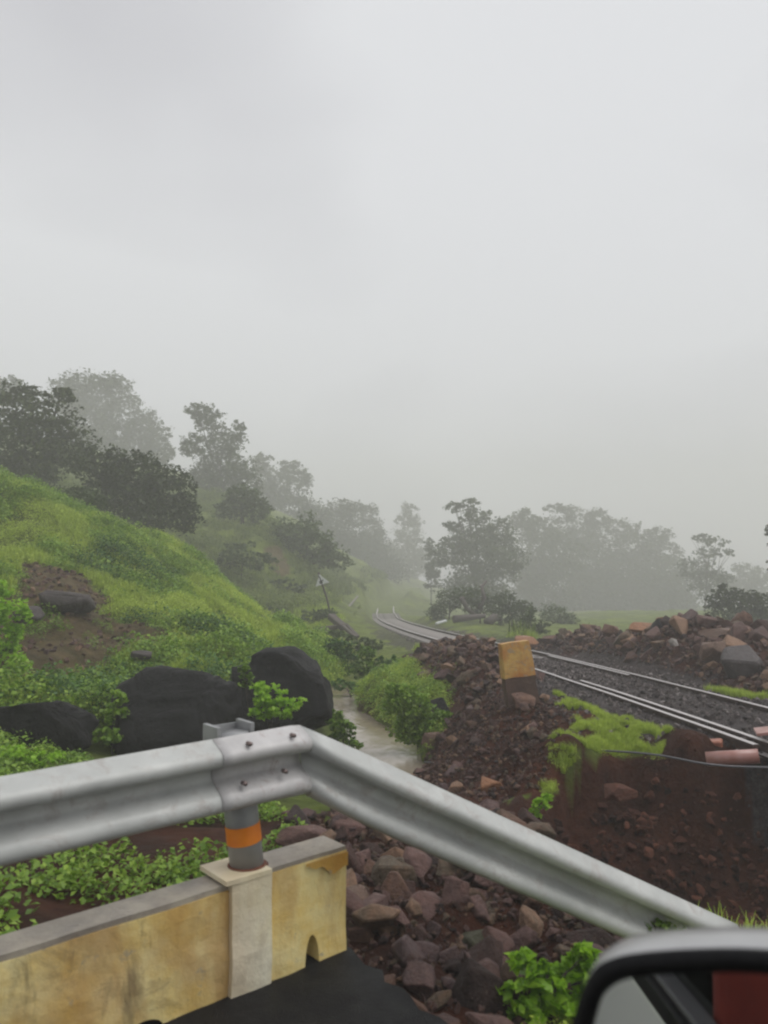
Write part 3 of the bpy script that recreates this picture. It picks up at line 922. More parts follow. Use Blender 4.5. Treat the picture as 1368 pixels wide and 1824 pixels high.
for nm, n, lo, hi, pw in (('slope', 430, .06, .42, 2.0), ('gully', 60, .05, .2, 1.5), ('mound', 150, .06, .30, 2.0), ('lheap', 300, .12, .48, 1.3), ('rheap', 330, .16, .78, 1.5)):
    pts = sample(POLY[nm], n)
    u = rng.random(n) ** pw
    sz = lo + (hi - lo) * u
    for (x, y), s_ in zip(pts, sz): rocks.append((x, y, s_, nm))
M['clod'] = rock_mat('red_clod', [(0.2, (0.07, 0.025, 0.015)), (0.8, (0.17, 0.065, 0.04))], (0.7, 0.95), False, 0.1)
SPEC = []   # special rocks:  px, py, d, size px, material, label
def spec(px, py, d, wpx, mat, label, seed, asp=0.8):
    SPEC.append((px, py, d, wpx, mat, label, seed, asp))
spec(752, 1628, 5.0, 95, 'rock', 'largest purple brown rock in the middle of the washed out slope', 41)
spec(700, 1560, 5.6, 80, 'rock', 'purplish rock leaning above the largest one on the washed out slope', 42)
spec(748, 1708, 4.6, 85, 'rock_tan', 'broad brown rock low on the washed out slope near the asphalt edge', 43)
spec(790, 1702, 4.5, 36, 'rock_tan', 'small light tan rock touching the broad brown rock near the asphalt', 44)
spec(850, 1690, 4.7, 85, 'rock_moss', 'dark olive mossy rock low on the washed out slope', 45)
spec(885, 1745, 4.2, 50, 'rock_tan', 'rough light brown rock next to the lime green plant by the mirror', 46, 1.6)
spec(640, 1660, 4.6, 60, 'rock', 'pinkish brown rock against the free end of the yellow wall', 47, 1.1)
spec(632, 1602, 5.0, 56, 'rock_tan', 'tan rock showing just right of the yellow wall end', 48)
spec(830, 1648, 5.0, 22, 'rock_orange', 'narrow upright orange stone right of the largest slope rock', 49, 1.7)
spec(540, 1490, 6.2, 90, 'rock', 'flat violet grey slab behind the end of the yellow wall', 50, 0.45)
spec(885, 1560, 6.2, 50, 'rock_tan', 'yellowish stone just under the sloping barrier', 51, .6)
spec(655, 1550, 5.8, 50, 'rock', 'smooth grey stone right of the wall end', 52, .7)
spec(1010, 1600, 5.6, 120, 'rock', 'wide dark brown rock half buried under the sloping barrier', 53, .6)
spec(1152, 1121, 19.5, 46, 'rock_orange', 'orange brick like stone on the crest of the right heap', 54, .55)
spec(1182, 1121, 18.8, 44, 'basalt', 'black pointed rock on the crest of the right heap', 55, .9)
spec(1213, 1115, 18.6, 36, 'rock', 'brown upright rock at the very top of the right heap', 56, 1.1)
spec(1313, 1138, 16.6, 56, 'rock', 'dark pyramid shaped rock at the right end of the heap', 57, 1.0)
spec(1322, 1182, 15.0, 84, 'rock_grey', 'large grey boulder at the right end of the heap by the pale wall', 58, .85)
spec(1270, 1160, 15.8, 46, 'rock_tan', 'squarish pinkish rock in the middle of the right heap', 59, .8)
spec(1200, 1144, 16.6, 17, 'rock_pale', 'small white stone low on the right heap', 60, .8)
spec(1275, 1130, 17.2, 60, 'rock_tan', 'flat pale brown slab on the crest of the right heap', 61, .35)
spec(935, 1143, 25.0, 44, 'rock_orange', 'orange stone at the far left tip of the right heap', 62, .45)
spec(1100, 1412, 7.75, 60, 'clod', 'reddish lump of soil stuck in the dark scarp', 63, .5)
spec(870, 1400, 8.5, 46, 'rock_orange', 'rusty red rock on the near side of the soil mound', 64, .7)
spec(960, 1350, 9.0, 40, 'rock_tan', 'pinkish rock on the soil mound near the cable', 65, .9)
spec(925, 1278, 10.6, 38, 'rock_tan', 'flat tan stone at the foot of the yellow marker', 66, .5)
spec(923, 1253, 10.7, 44, 'rock', 'pinkish brown rock propped against the yellow marker', 67, .9)
spec(768, 1318, 11.9, 34, 'rock_tan', 'tan stone at the edge of the stream under the bush', 68, 1.1)
spec(1060, 1570, 6.0, 46, 'rock_tan', 'brown rock under the barrier halfway to the mirror', 69, .8)
spec(775, 1275, 12.6, 60, 'basalt', 'black boulder behind the stream bush', 70, 1.0)
for px, py, d, w, mat, label, seed, asp in SPEC:
    m_ = rock_mesh(seed * 7, 18, 0.025, 0.95); m_.materials.append(M[mat])
    s_ = w / FPX * d
    c = P(px, py, d)
    o = link('rock', m_)
    o.location = c
    k_ = [abs(max(v.co[i] for v in m_.vertices) - min(v.co[i] for v in m_.vertices)) for i in range(3)]
    o.scale = (s_ / k_[0], s_ / k_[1] * 0.85, s_ * asp / k_[2])
    o.rotation_euler = (random.uniform(-.15, .15), random.uniform(-.15, .15), random.uniform(-.3, .3))
    tag(o, label, 'rock')
RLAB = {'slope_low': ('wet brown stone low on the washed out slope along the broken asphalt edge', 'stones along the asphalt edge'),
        'slope_mid': ('wet brown stone halfway up the washed out slope, seen just under the sloping barrier', 'stones halfway up the washed out slope'),
        'slope_top': ('wet brown stone at the back of the washed out slope, behind the barrier', 'stones at the back of the washed out slope'),
        'rheap_far': ('stone in the low dark far end of the heap beyond the far rail', 'stones in the far end of the right heap'),
        'rheap_right': ('rough stone in the big right end of the heap beyond the far rail', 'stones in the right end of the right heap'),
        'rheap_left': ('rough stone in the front foot of the heap beyond the far rail', 'stones at the foot of the right heap'),
        'gully': ('small stones lying in the dark soil gully', 'stones in the dark gully'),
        'mound': ('stones scattered over the reddish soil mound below the marker', 'stones on the soil mound'),
        'lheap': ('purple brown rubble stones heaped on the near side of the railway', 'stones in the heap left of the rails'),
        'rheap': ('rough rubble stones heaped beyond the far rail', 'stones in the heap right of the rails')}
rocks.sort(key=lambda r: -r[2] / math.hypot(r[0], r[1]))
NI = 296 - len(SPEC)
ra = np.array([(r[0], r[1]) for r in rocks]); rz = height(ra[:, 0], ra[:, 1])
rest = []
tdr, _s = track_dist(ra[:, 0], ra[:, 1])
ni = 0
for i, (x, y, s_, nm) in enumerate(rocks):
    if tdr[i] < 1.3: continue
    z = rz[i] + s_ * random.uniform(-0.02, 0.24)
    rot = (random.uniform(-.6, .6), random.uniform(-.6, .6), random.uniform(0, 6.28))
    if ni < NI:
        o = link('rock', random.choice(RV)); ni += 1
        o.location = (x, y, z); o.rotation_euler = rot
        o.scale = (s_ * 1.1, s_ * random.uniform(.8, 1.15), s_ * random.uniform(.8, 1.2))
        key = nm
        if nm == 'slope': key = 'slope_low' if y < 4.7 else ('slope_mid' if y < 6.2 else 'slope_top')
        if nm == 'rheap': key = 'rheap_far' if y > 19.5 else ('rheap_right' if x > 7.2 else 'rheap_left')
        tag(o, RLAB[key][0], 'rock', RLAB[key][1])
    else: rest.append((x, y, z, s_, *rot))

# ------------------------------------------------------------------ geometry-node scatter for what cannot be counted
def scatter(name, data, variants, label, cat):
    """data rows: x y z scale rx ry rz"""
    d = np.asarray(data, dtype=np.float32)
    me = bpy.data.meshes.new(name)
    me.vertices.add(len(d)); me.vertices.foreach_set('co', d[:, :3].ravel())
    a = me.attributes.new('scl', 'FLOAT', 'POINT'); a.data.foreach_set('value', d[:, 3].copy())
    a = me.attributes.new('rot', 'FLOAT_VECTOR', 'POINT'); a.data.foreach_set('vector', d[:, 4:7].ravel())
    a = me.attributes.new('idx', 'INT', 'POINT'); a.data.foreach_set('value', rng.integers(0, len(variants), len(d)).astype(np.int32))
    o = link(name, me)
    ng = bpy.data.node_groups.new(name, 'GeometryNodeTree')
    ng.interface.new_socket('Geometry', in_out='INPUT', socket_type='NodeSocketGeometry')
    ng.interface.new_socket('Geometry', in_out='OUTPUT', socket_type='NodeSocketGeometry')
    gi = ng.nodes.new('NodeGroupInput'); go = ng.nodes.new('NodeGroupOutput')
    iop = ng.nodes.new('GeometryNodeInstanceOnPoints'); iop.inputs['Pick Instance'].default_value = True
    jn = ng.nodes.new('GeometryNodeJoinGeometry')
    for v in variants:
        src = bpy.data.objects.new(name + '_source', v)
        oi = ng.nodes.new('GeometryNodeObjectInfo'); oi.inputs['Object'].default_value = src
        oi.inputs['As Instance'].default_value = True
        ng.links.new(oi.outputs['Geometry'], jn.inputs[0])
    def at(n, t):
        x = ng.nodes.new('GeometryNodeInputNamedAttribute'); x.data_type = t; x.inputs['Name'].default_value = n
        return x.outputs['Attribute']
    e2r = ng.nodes.new('FunctionNodeEulerToRotation')
    ng.links.new(at('rot', 'FLOAT_VECTOR'), e2r.inputs[0])
    ng.links.new(gi.outputs[0], iop.inputs['Points'])
    ng.links.new(jn.outputs[0], iop.inputs['Instance'])
    ng.links.new(at('idx', 'INT'), iop.inputs['Instance Index'])
    ng.links.new(e2r.outputs[0], iop.inputs['Rotation'])
    ng.links.new(at('scl', 'FLOAT'), iop.inputs['Scale'])
    ng.links.new(iop.outputs[0], go.inputs[0])
    md = o.modifiers.new('scatter', 'NODES'); md.node_group = ng
    tag(o, label, cat, kind='stuff')
    return o

gr = list(rest)
for cp_ in CLAY[:2]:
    pts = sample(cp_, 260); z = height(pts[:, 0], pts[:, 1])
    for (x, y), zz in zip(pts, z): gr.append((x, y, zz + .01, random.uniform(.04, .22), random.uniform(-1, 1), random.uniform(-1, 1), random.uniform(0, 6)))
for nm, n, lo, hi in (('slope', 5200, .02, .09), ('gully', 1800, .015, .07), ('mound', 4200, .02, .09), ('lheap', 5000, .04, .16), ('rheap', 5000, .05, .2)):
    pts = sample(POLY[nm], n); z = height(pts[:, 0], pts[:, 1]); td_, _ = track_dist(pts[:, 0], pts[:, 1])
    for (x, y), zz, t_ in zip(pts, z, td_):
        if t_ < 1.25: continue
        s_ = lo + (hi - lo) * random.random() ** 2
        gr.append((x, y, zz + s_ * .2, s_, random.uniform(-1, 1), random.uniform(-1, 1), random.uniform(0, 6)))
cl_ = []
SCARP = [(1.6,7.4),(2.2,8.2),(3.4,8.5),(5.2,8.6),(6.5,8.2),(6.5,5.4),(4,5.2),(2.4,5.2),(1.5,6.2)]
pts = sample(SCARP, 6500); z = height(pts[:, 0], pts[:, 1])
for (x, y), zz in zip(pts, z):
    s_ = .025 + .17 * random.random() ** 3.5
    cl_.append((x, y, zz + s_ * .1, s_, random.uniform(-1, 1), random.uniform(-1, 1), random.uniform(0, 6)))
CLM = rock_mat('soil_clod', [(0.2, (0.03, 0.009, 0.005)), (0.55, (0.11, 0.036, 0.020)), (0.85, (0.26, 0.10, 0.058))], (0.7, 0.95), False, 0.6)
CV = []
for i in range(4):
    m_ = rock_mesh(500 + i, 14, 0.05); m_.materials.append(CLM); CV.append(m_)
scatter('soil_clods', cl_, CV, 'dark reddish clods of soil crumbling down the scarp', 'soil clods')
scatter('rubble', gr, GV, 'small wet rubble filling the slope and both heaps', 'rubble')
# ballast
bl = []
for i, (c, n) in enumerate(zip(CLP, Nn)):
    if c[1] < 3 or c[1] > 45: continue
    m_ = int(330 if c[1] < 20 else 120)
    for _ in range(m_):
        o_ = random.uniform(-2.7 if c[1] < 14 else -1.7, 1.7); l_ = random.uniform(-.35, .35)
        if c[1] < 9.0 and o_ < -0.95: continue
        x = c[0] + n[0] * o_ + Tn[i][0] * l_; y = c[1] + n[1] * o_ + Tn[i][1] * l_
        s_ = random.uniform(.035, .085) if random.random() < .88 else random.uniform(.09, .17)
        bl.append((x, y, s_, random.uniform(-2, 2), random.uniform(-2, 2), random.uniform(0, 6)))
bl = np.array(bl); bz = height(bl[:, 0], bl[:, 1])
MB_ = rock_mat('ballast_stone', [(0.2, (0.04, 0.034, 0.035)), (0.5, (0.13, 0.105, 0.10)), (0.85, (0.38, 0.33, 0.32))], rnd=0.7)
BV = []
for i in range(4):
    m_ = rock_mesh(400 + i, 9, 0); m_.materials.append(MB_); BV.append(m_)
scatter('ballast', np.column_stack([bl[:, 0], bl[:, 1], bz + bl[:, 2] * .1, bl[:, 2], bl[:, 3], bl[:, 4], bl[:, 5]]), BV, 'grey crushed stone ballast between and beside the rails', 'ballast')

# ------------------------------------------------------------------ vegetation stuff
def tuft(seed, n=34, h=.28, r=.13, w=.008, mat='grass'):
    rr = np.random.default_rng(seed); V, F = [], []
    for i in range(n):
        a = rr.uniform(0, 6.28); d = r * math.sqrt(rr.random()); b = rr.uniform(0, 6.28)
        x, y = d * math.cos(a), d * math.sin(a)
        hh = h * rr.uniform(.5, 1.1); ln = rr.uniform(.1, .55) * hh
        dx, dy = math.cos(b) * ln, math.sin(b) * ln; wx, wy = -math.sin(b) * w, math.cos(b) * w
        k = len(V)
        V += [(x - wx, y - wy, -.03), (x + wx, y + wy, -.03), (x + dx * .35 + wx * .8, y + dy * .35 + wy * .8, hh * .6), (x + dx * .35 - wx * .8, y + dy * .35 - wy * .8, hh * .6),
              (x + dx + wx * .2, y + dy + wy * .2, hh * .95), (x + dx - wx * .2, y + dy - wy * .2, hh * .95)]
        F += [(k, k + 1, k + 2, k + 3), (k + 3, k + 2, k + 4, k + 5)]
    m_ = mesh_np('grass_tuft', V, F); m_.materials.append(M[mat]); return m_
def leaves_np(cs, size, rr, up=0.6, asp=0.55):
    """diamond leaves folded along the midrib at centres cs"""
    n = len(cs)
    nrm = rr.normal(size=(n, 3)); nrm[:, 2] = np.abs(nrm[:, 2]) + up; nrm /= np.linalg.norm(nrm, axis=1)[:, None]
    t = rr.normal(size=(n, 3)); t -= (t * nrm).sum(1)[:, None] * nrm; t /= np.linalg.norm(t, axis=1)[:, None]
    b = np.cross(nrm, t)
    s = (size * rr.uniform(.6, 1.25, n))[:, None]
    a0 = cs - t * s * .5; a1 = cs + b * s * asp * .5 + nrm * s * .08 - t * s * .05; a2 = cs + t * s * .5 - nrm * s * .12; a3 = cs - b * s * asp * .5 + nrm * s * .08 - t * s * .05
    V = np.stack([a0, a1, a2, a3], 1).reshape(-1, 3)
    i = np.arange(n)[:, None] * 4
    F = np.concatenate([i + [[0, 1, 2]], i + [[0, 2, 3]]], 1).reshape(-1, 3)
    return V, F
def herb(seed, n=60, r=.2, h=.22, s=.06, mat='herb'):
    rr = np.random.default_rng(seed)
    a = rr.uniform(0, 6.28, n); d = r * np.sqrt(rr.random(n))
    z = h * (1 - (d / r) ** 2) * rr.uniform(.3, 1, n) + .01
    V, F = leaves_np(np.stack([d * np.cos(a), d * np.sin(a), z], -1), s, rr, 1.0, .7)
    m_ = mesh_np('herb', V, F); m_.materials.append(M[mat]); return m_
TU = [tuft(i) for i in range(5)]
TF = [tuft(20 + i, 26, .34, .28, .02, 'grass_far') for i in range(4)]
HE = [herb(i) for i in range(5)]
HG = [herb(10 + i, 110, .24, .22, .034, 'grass') for i in range(4)]
HF = [herb(50 + i, 80, .26, .26, .045, 'grass_far') for i in range(4)]
HS = [herb(30 + i, 150, .22, .26, .036, 'herb') for i in range(4)]
def veg_rows(poly, n, lo, hi, excl=(), tmin=2.0, sel=None, tilt=.2):
    pts = sample(poly, n); z = height(pts[:, 0], pts[:, 1]); td_, _ = track_dist(pts[:, 0], pts[:, 1])
    ok = (td_ > tmin) & (z > WATER_Z + .05)
    for e in excl: ok &= ~inpoly(pts[:, 0], pts[:, 1], e)
    if sel is not None: ok &= sel(pts[:, 0], pts[:, 1])
    pts, z = pts[ok], z[ok]; m_ = len(pts)
    return np.column_stack([pts, z, rng.uniform(lo, hi, m_), rng.uniform(-tilt, tilt, m_), rng.uniform(-tilt, tilt, m_), rng.uniform(0, 6.28, m_)])
BANK = [(-14.5,8.6),(-13,30),(-11,32),(-3.2,30),(-1.4,28),(-1.2,20),(-1.6,15),(-2.4,12.6),(-4,11),(-8,9)]
FAR_L = [(-42,45),(-42,60),(-20,84),(-6,84),(-3,62),(-4,44),(-7,36),(-13,34),(-20,36)]
MID = [(-3.4,30),(-5.5,42),(-4.5,60),(-1.5,74),(6,60),(9,44),(8,30),(4.6,30),(1.9,27),(.3,23),(-1.2,21)]
RIGHT = [(7.5,25),(5,31),(6,48),(3,70),(30,90),(60,60),(32,30),(14,20)]
patchy = lambda x, y: vnoise(x, y, 1.6, 4.4) > -0.14
dense = lambda x, y: vnoise(x, y, 1.1, 8.4) > 0.04
scatter('grass', np.vstack([veg_rows(BANK, 9000, .6, 1.3, CLAY[:2], sel=patchy), veg_rows(MID, 7000, .6, 1.2, [SOIL], tmin=1.5)]), TU, 'short bright green monsoon grass over the banks', 'grass')
BANKR = [(-1.4,21),(0.3,23),(1.0,17.5),(1.2,13.6),(0.75,11.6),(0.25,12.2),(-.1,14.5),(-.9,17),(-1.6,18.6)]
scatter('ground_cover', np.vstack([veg_rows(BANKR, 1300, .4, .9, [POLY['lheap']], tmin=1.8), veg_rows(BANK, 8500, .7, 1.6, CLAY[:2]), veg_rows(MID, 3500, .6, 1.3, [SOIL], tmin=1.8), veg_rows(TURF, 2300, .12, .34, (), tmin=1.0, sel=lambda x, y: (vnoise(x, y, .17, 1.9) > -0.02) & (y > np.interp(x, EX, EY) + 0.05 + 0.5 * vnoise(x, y, 0.6, 5.5))), veg_rows([(.3,2.9),(.5,3.4),(1.0,3.9),(2.0,4.3),(2.4,4.1),(1.6,2.4)], 900, .25, .6)]), HG, 'low yellow green creepers covering the near bank', 'ground cover')
scatter('ground_cover', veg_rows(FAR_L, 5200, 1.2, 3.4, CLAY[2:4], sel=lambda x, y: vnoise(x, y, 4.0, 7.4) > -0.1), HF, 'dull green low growth over the second hillside', 'ground cover')
HB = [herb(70 + i, 120, .26, .34, .045, 'bush') for i in range(4)]
scatter('herbs', veg_rows(BANK, 5200, .7, 1.9, CLAY[:2], sel=lambda x, y: vnoise(x, y, 1.9, 3.4) > 0.14), HB, 'dark green scrubby weeds in hollows of the near bank', 'weeds')
scatter('herbs', np.vstack([veg_rows(BANKR, 420, .5, 1.2, [POLY['lheap']], tmin=1.8), veg_rows(BANK, 6500, .9, 2.3, CLAY[:2], sel=dense), veg_rows(BANK, 1500, .6, 1.4, (), sel=lambda x, y: (inpoly(x, y, CLAY[0]) | inpoly(x, y, CLAY[1])) & (vnoise(x, y, .8, 2.1) > .05))]), HS, 'darker leafy weeds spreading in patches on the near bank', 'weeds')
scatter('herbs', np.vstack([veg_rows([(-4.6,2.6),(-1.2,3.6),(-.55,4.8),(-.75,6.6),(-1.3,9),(-2.2,11.5),(-4.2,11),(-9,8.5)], 1900, .45, 1.0, (), sel=lambda x, y: vnoise(x, y, .7, 1.4) > -.12)]),
        HE, 'leafy green weeds on the bank and behind the yellow wall', 'weeds')
scatter('grass', np.vstack([veg_rows(FAR_L, 7500, .5, 1.3, CLAY[2:4], sel=lambda x, y: vnoise(x, y, 3.0, 4.4) > -0.2), veg_rows(RIGHT, 7000, 1.0, 2.2, [SOIL], tmin=2.4), veg_rows([(-3,60),(-6,84),(0,130),(14,130),(8,70)], 2500, 1, 2, (), tmin=1.4)]), TF,
        'longer grass on the far slope and flats fading into fog', 'grass')
scatter('grass', np.vstack([veg_rows(TURF, 1900, .14, .34, (), tmin=1.0, sel=lambda x, y: (vnoise(x, y, .17, 1.9) > 0.0) & (y > np.interp(x, EX, EY) + 0.05 + 0.5 * vnoise(x, y, 0.6, 5.5))), veg_rows(TURF2, 120, .3, .55, (), tmin=1.1), veg_rows([(.25,2.95),(.4,3.3),(1.0,3.8),(1.9,4.1),(2.3,4.1),(1.6,2.6)], 420, .25, .5),
        veg_rows([(1.7,4.2),(2.5,4.4),(2.5,4.9),(1.6,4.8)], 160, .5, 1.0)]), TU, 'yellow green turf on the scarp edge beside the rails', 'grass')

# ------------------------------------------------------------------ trees and bushes
def crown(blobs, d, leaf, dens, seed, base, mat, depth=0.8):
    """blobs in photo pixels (px, py, rx, ry) standing d metres away; clumped leaves through each blob's volume"""
    rr = np.random.default_rng(seed); cs = []
    for j, (px, py, rx, ry) in enumerate(blobs):
        dj = d + rr.uniform(-.5, .5) * rx / FPX * d
        c = np.array(P(px, py, dj)); ax = rx / FPX * d; az = ry / FPX * d; ay = max(ax, az) * depth
        tot = dens * 2.6 * math.pi * ax * az / (leaf * leaf * .22)
        ncl = int(max(12, min(160, tot / 16)))
        v = rr.normal(size=(ncl, 3)); v /= np.linalg.norm(v, axis=1)[:, None]
        v *= (rr.uniform(.25, 1.0, ncl) ** .6)[:, None]
        cc_ = v * [ax, ay, az] * .9
        rc = rr.uniform(.12, .38, ncl) * (ax * az) ** .5
        per = int(max(6, tot / ncl))
        p = rr.normal(size=(ncl, per, 3)); p /= np.linalg.norm(p, axis=2)[..., None]
        p *= (rr.random((ncl, per)) ** .4)[..., None] * rc[:, None, None] * [1.25, 1.25, .75]
        cs.append((cc_[:, None] + p).reshape(-1, 3) + c)
    cs = np.vstack(cs) - np.array(base)
    V, F = leaves_np(cs, leaf, rr, .5, .65)
    m_ = mesh_np('crown', V, F); m_.materials.append(M[mat]); return m_, len(F)
NT_TRI = [0]
def tree(name, blobs, base_px, d, label, cat='tree', leaf=.3, dens=1.0, seed=1, mat='tree', trunk_r=.16, group=None, depth=.8, stems=1):
    if 60 <= d < 76: d *= 1.5; leaf *= 1.3
    elif d >= 76:
        leaf *= 1.5
        if name in ('hedge_tree', 'broad_tree'):
            blobs = blobs + [(base_px[0] - 34, base_px[1] - 24, 40, 34), (base_px[0] + 32, base_px[1] - 22, 40, 34), (base_px[0], base_px[1] - 55, 44, 36), (base_px[0], base_px[1] - 8, 48, 24)]
        d = min(d * 1.72, 214)
    b = P(base_px[0], base_px[1], d)
    b.z = min(b.z, hz(b.x, b.y) + 0.05) if abs(b.z - hz(b.x, b.y)) < 3 else b.z
    root = empty(name, b)
    tag(root, label, cat, group)
    m_, nf = crown(blobs, d, leaf, dens, seed, b, mat, depth); NT_TRI[0] += nf
    link('crown' if cat == 'tree' else 'foliage', m_, root)
    rr = random.Random(seed)
    cx = [P(x, y, d) - b for x, y, rx, ry in blobs]
    mid = sum(cx, Vector()) / len(cx)
    bm_pts = []
    fork = Vector((mid.x * .35, mid.y * .3, max(.15, mid.z * .45)))
    tm = tube_mesh('trunk', [Vector((0, 0, -.3)), Vector((mid.x * .1, 0, fork.z * .5)), fork, mid * 0.95 + Vector((0, 0, mid.z * .1))], [trunk_r * 1.25, trunk_r, trunk_r * .8, trunk_r * .3], 7)
    bmx = bmesh.new(); bmx.from_mesh(tm)
    for c in cx:
        p1 = fork.lerp(c, .5) + Vector((rr.uniform(-.1, .1), rr.uniform(-.1, .1), .1)) * c.length * .2
        t2 = tube_mesh('limb', [fork * .9, p1, c], [trunk_r * .5, trunk_r * .35, trunk_r * .12], 6)
        bmx.from_mesh(t2)
        for _ in range(2):
            e = c + Vector((rr.uniform(-1, 1), rr.uniform(-1, 1), rr.uniform(-.3, .6))) * .09 * c.length
            bmx.from_mesh(tube_mesh('limb', [p1, p1.lerp(e, .6), e], [trunk_r * .3, trunk_r * .2, trunk_r * .06], 5))
    link('trunk' if cat == 'tree' else 'stems', bm_mesh('trunk', bmx, True), root, M['bark'])
    return root
# left side
tree('dense_tree', [(60,742,95,38),(110,706,38,16),(20,700,60,25),(30,800,100,60),(120,800,60,50),(40,840,70,40)], (52,880), 42, 'dark dense tree at the left edge standing on the crest of the grassy bank', leaf=.26, seed=2, dens=1.1)
tree('spreading_tree', [(190,835,60,42),(245,850,70,50),(300,880,60,55),(330,915,32,45),(260,920,60,45),(200,880,60,40),(150,820,35,25)], (290,975), 38, 'wide dark bushy tree hanging over the bank crest left of the hillside', leaf=.22, seed=3, dens=1.1)
tree('bush', [(135,885,48,22),(170,895,30,18),(100,880,30,15)], (140,915), 30, 'lighter green bush on the bank crest below the dark trees', 'bush', leaf=.12, seed=4, mat='brush', trunk_r=.04)
tree('tall_tree', [(150,690,70,32),(200,685,40,22),(215,740,45,50),(150,750,60,50),(120,720,40,25),(170,800,60,50)], (190,900), 80, 'tall pale fogged tree rising behind the dark tree on the left', leaf=.42, seed=5, dens=1.1)
tree('tall_tree', [(262,765,28,45),(240,800,50,45),(275,810,35,35)], (262,900), 82, 'narrow fogged tree right of the tall pale one on the left', leaf=.42, seed=6, dens=1.0)
tree('slender_tree', [(294,765,12,28),(300,810,15,25)], (300,900), 76, 'thin wispy fogged tree between the dark bushy tree and the tall hillside tree', leaf=.34, seed=7, dens=.7, trunk_r=.08)
tree('dense_tree', [(8,682,35,14),(-20,700,50,30)], (0,880), 84, 'faint fogged tree top at the upper left edge', leaf=.42, seed=8)
tree('tall_tree', [(350,732,28,20),(372,745,28,28),(395,790,45,40),(345,790,25,30),(425,770,14,24),(400,840,60,40),(440,860,32,40),(370,860,45,40)], (400,930), 62, 'tall uneven tree standing alone at the top of the second hillside', leaf=.3, seed=9, dens=1.0)
tree('round_tree', [(470,830,28,28),(520,838,30,22),(500,870,50,35),(540,860,18,25),(470,890,40,35)], (500,940), 88, 'fogged round tree just right of the tall hillside tree', leaf=.42, seed=10)
tree('hedge_tree', [(520,955,32,40),(560,940,45,50),(550,985,40,35),(530,905,45,30)], (548,1015), 84, 'dark rounded bushy tree on the far slope edge', leaf=.38, seed=11, dens=1.1)
tree('hedge_tree', [(600,930,50,42),(620,905,28,18),(610,975,45,42),(590,1005,35,25)], (605,1035), 90, 'broad fogged tree in the middle of the row above the far slope', leaf=.4, seed=12, dens=1.1)
tree('hedge_tree', [(655,915,22,22),(660,950,28,32),(655,985,30,35),(670,1010,30,22)], (658,1035), 98, 'small fogged tree at the right end of the row above the far slope', leaf=.4, seed=13)
tree('conical_tree', [(729,905,17,14),(720,925,20,16),(740,930,18,16),(726,955,30,24),(730,985,34,24),(725,1012,36,22)], (728,1030), 122, 'small conical fogged tree standing where the railway disappears', leaf=.42, seed=14, dens=1.0)
tree('distant_tree', [(695,985,26,22),(688,1012,30,20),(760,1000,24,26)], (696,1035), 135, 'very faint low tree at the vanishing end of the line', leaf=.5, seed=15)
tree('hedge_tree', [(505,955,34,36),(540,945,36,36),(565,975,40,36),(530,985,36,30),(595,998,34,26)], (552,1030), 59, 'nearest dark bushy tree hanging over the crest of the second hillside', leaf=.3, seed=111, dens=1.1, mat='brush')  # haze put into the colour: paler brush leaves brighten this tree
tree('hedge_tree', [(432,885,34,34),(455,905,32,30),(405,905,34,24)], (432,935), 59, 'dark bushy growth at the foot of the tall hillside tree', leaf=.3, seed=112, dens=1.0, mat='brush')  # paler leaf colour stands in for mist over this growth
# right side
tree('spreading_tree', [(812,905,24,12),(838,895,18,9),(850,920,34,16),(808,935,24,12),(850,960,50,30),(890,950,35,30),(800,985,36,35),(860,1000,62,42),(910,1000,30,40),(850,1045,70,35)], (850,1100), 64, 'dark spreading tree standing right of the railway curve', leaf=.3, seed=16, dens=1.1, trunk_r=.22)
tree('slender_tree', [(766,972,10,22),(768,1005,14,30),(770,1035,18,25)], (768,1070), 74, 'narrow dark tree touching the left side of the spreading tree', leaf=.3, seed=17, trunk_r=.08)
tree('broad_tree', [(935,925,35,22),(960,950,50,35),(985,990,60,50),(950,1020,50,40)], (965,1095), 92, 'fogged broad tree directly right of the dark spreading tree', leaf=.45, seed=18, dens=1.1)
tree('broad_tree', [(1010,915,30,20),(985,905,25,10),(1060,925,35,20),(1040,955,55,35),(1050,1000,60,45),(1050,1040,60,35)], (1045,1100), 100, 'tallest fogged tree in the grey wood right of the line', leaf=.45, seed=19, dens=1.1)
tree('broad_tree', [(1110,940,35,20),(1125,975,45,35),(1120,1020,60,45),(1110,1060,60,30)], (1120,1100), 100, 'fogged tree in the middle of the grey wood', leaf=.45, seed=20, dens=1.1)
tree('broad_tree', [(1172,952,30,16),(1175,985,45,30),(1190,1025,55,40),(1190,1065,60,30)], (1185,1105), 96, 'fogged tree sloping down at the right of the grey wood', leaf=.45, seed=21, dens=1.1)
tree('flat_topped_tree', [(1250,958,26,9),(1275,966,26,10),(1295,985,17,9),(1258,985,30,12),(1240,1015,40,26),(1265,1040,45,30)], (1255,1110), 72, 'flat topped tree with layered branches left of the right edge bush', leaf=.3, seed=22, dens=.8)
tree('distant_tree', [(1325,1015,30,14),(1355,1030,35,20),(1330,1050,50,25),(1300,1045,30,25)], (1335,1110), 104, 'low faint tree behind the round one at the right edge', leaf=.45, seed=23)
tree('round_tree', [(1295,1052,30,12),(1275,1070,28,16),(1320,1075,45,26),(1355,1068,30,16),(1310,1105,55,32),(1360,1110,45,40)], (1325,1175), 42, 'round leafy tree right behind the rubble heap at the right edge', leaf=.2, seed=24, dens=1.1, mat='tree')
tree('slender_tree', [(1378,945,20,14),(1392,975,26,14),(1384,998,20,8),(1398,1020,30,20),(1395,935,25,20)], (1412,1180), 46, 'tree at the right edge whose branch tips only just enter the view', leaf=.2, seed=25, dens=.8)
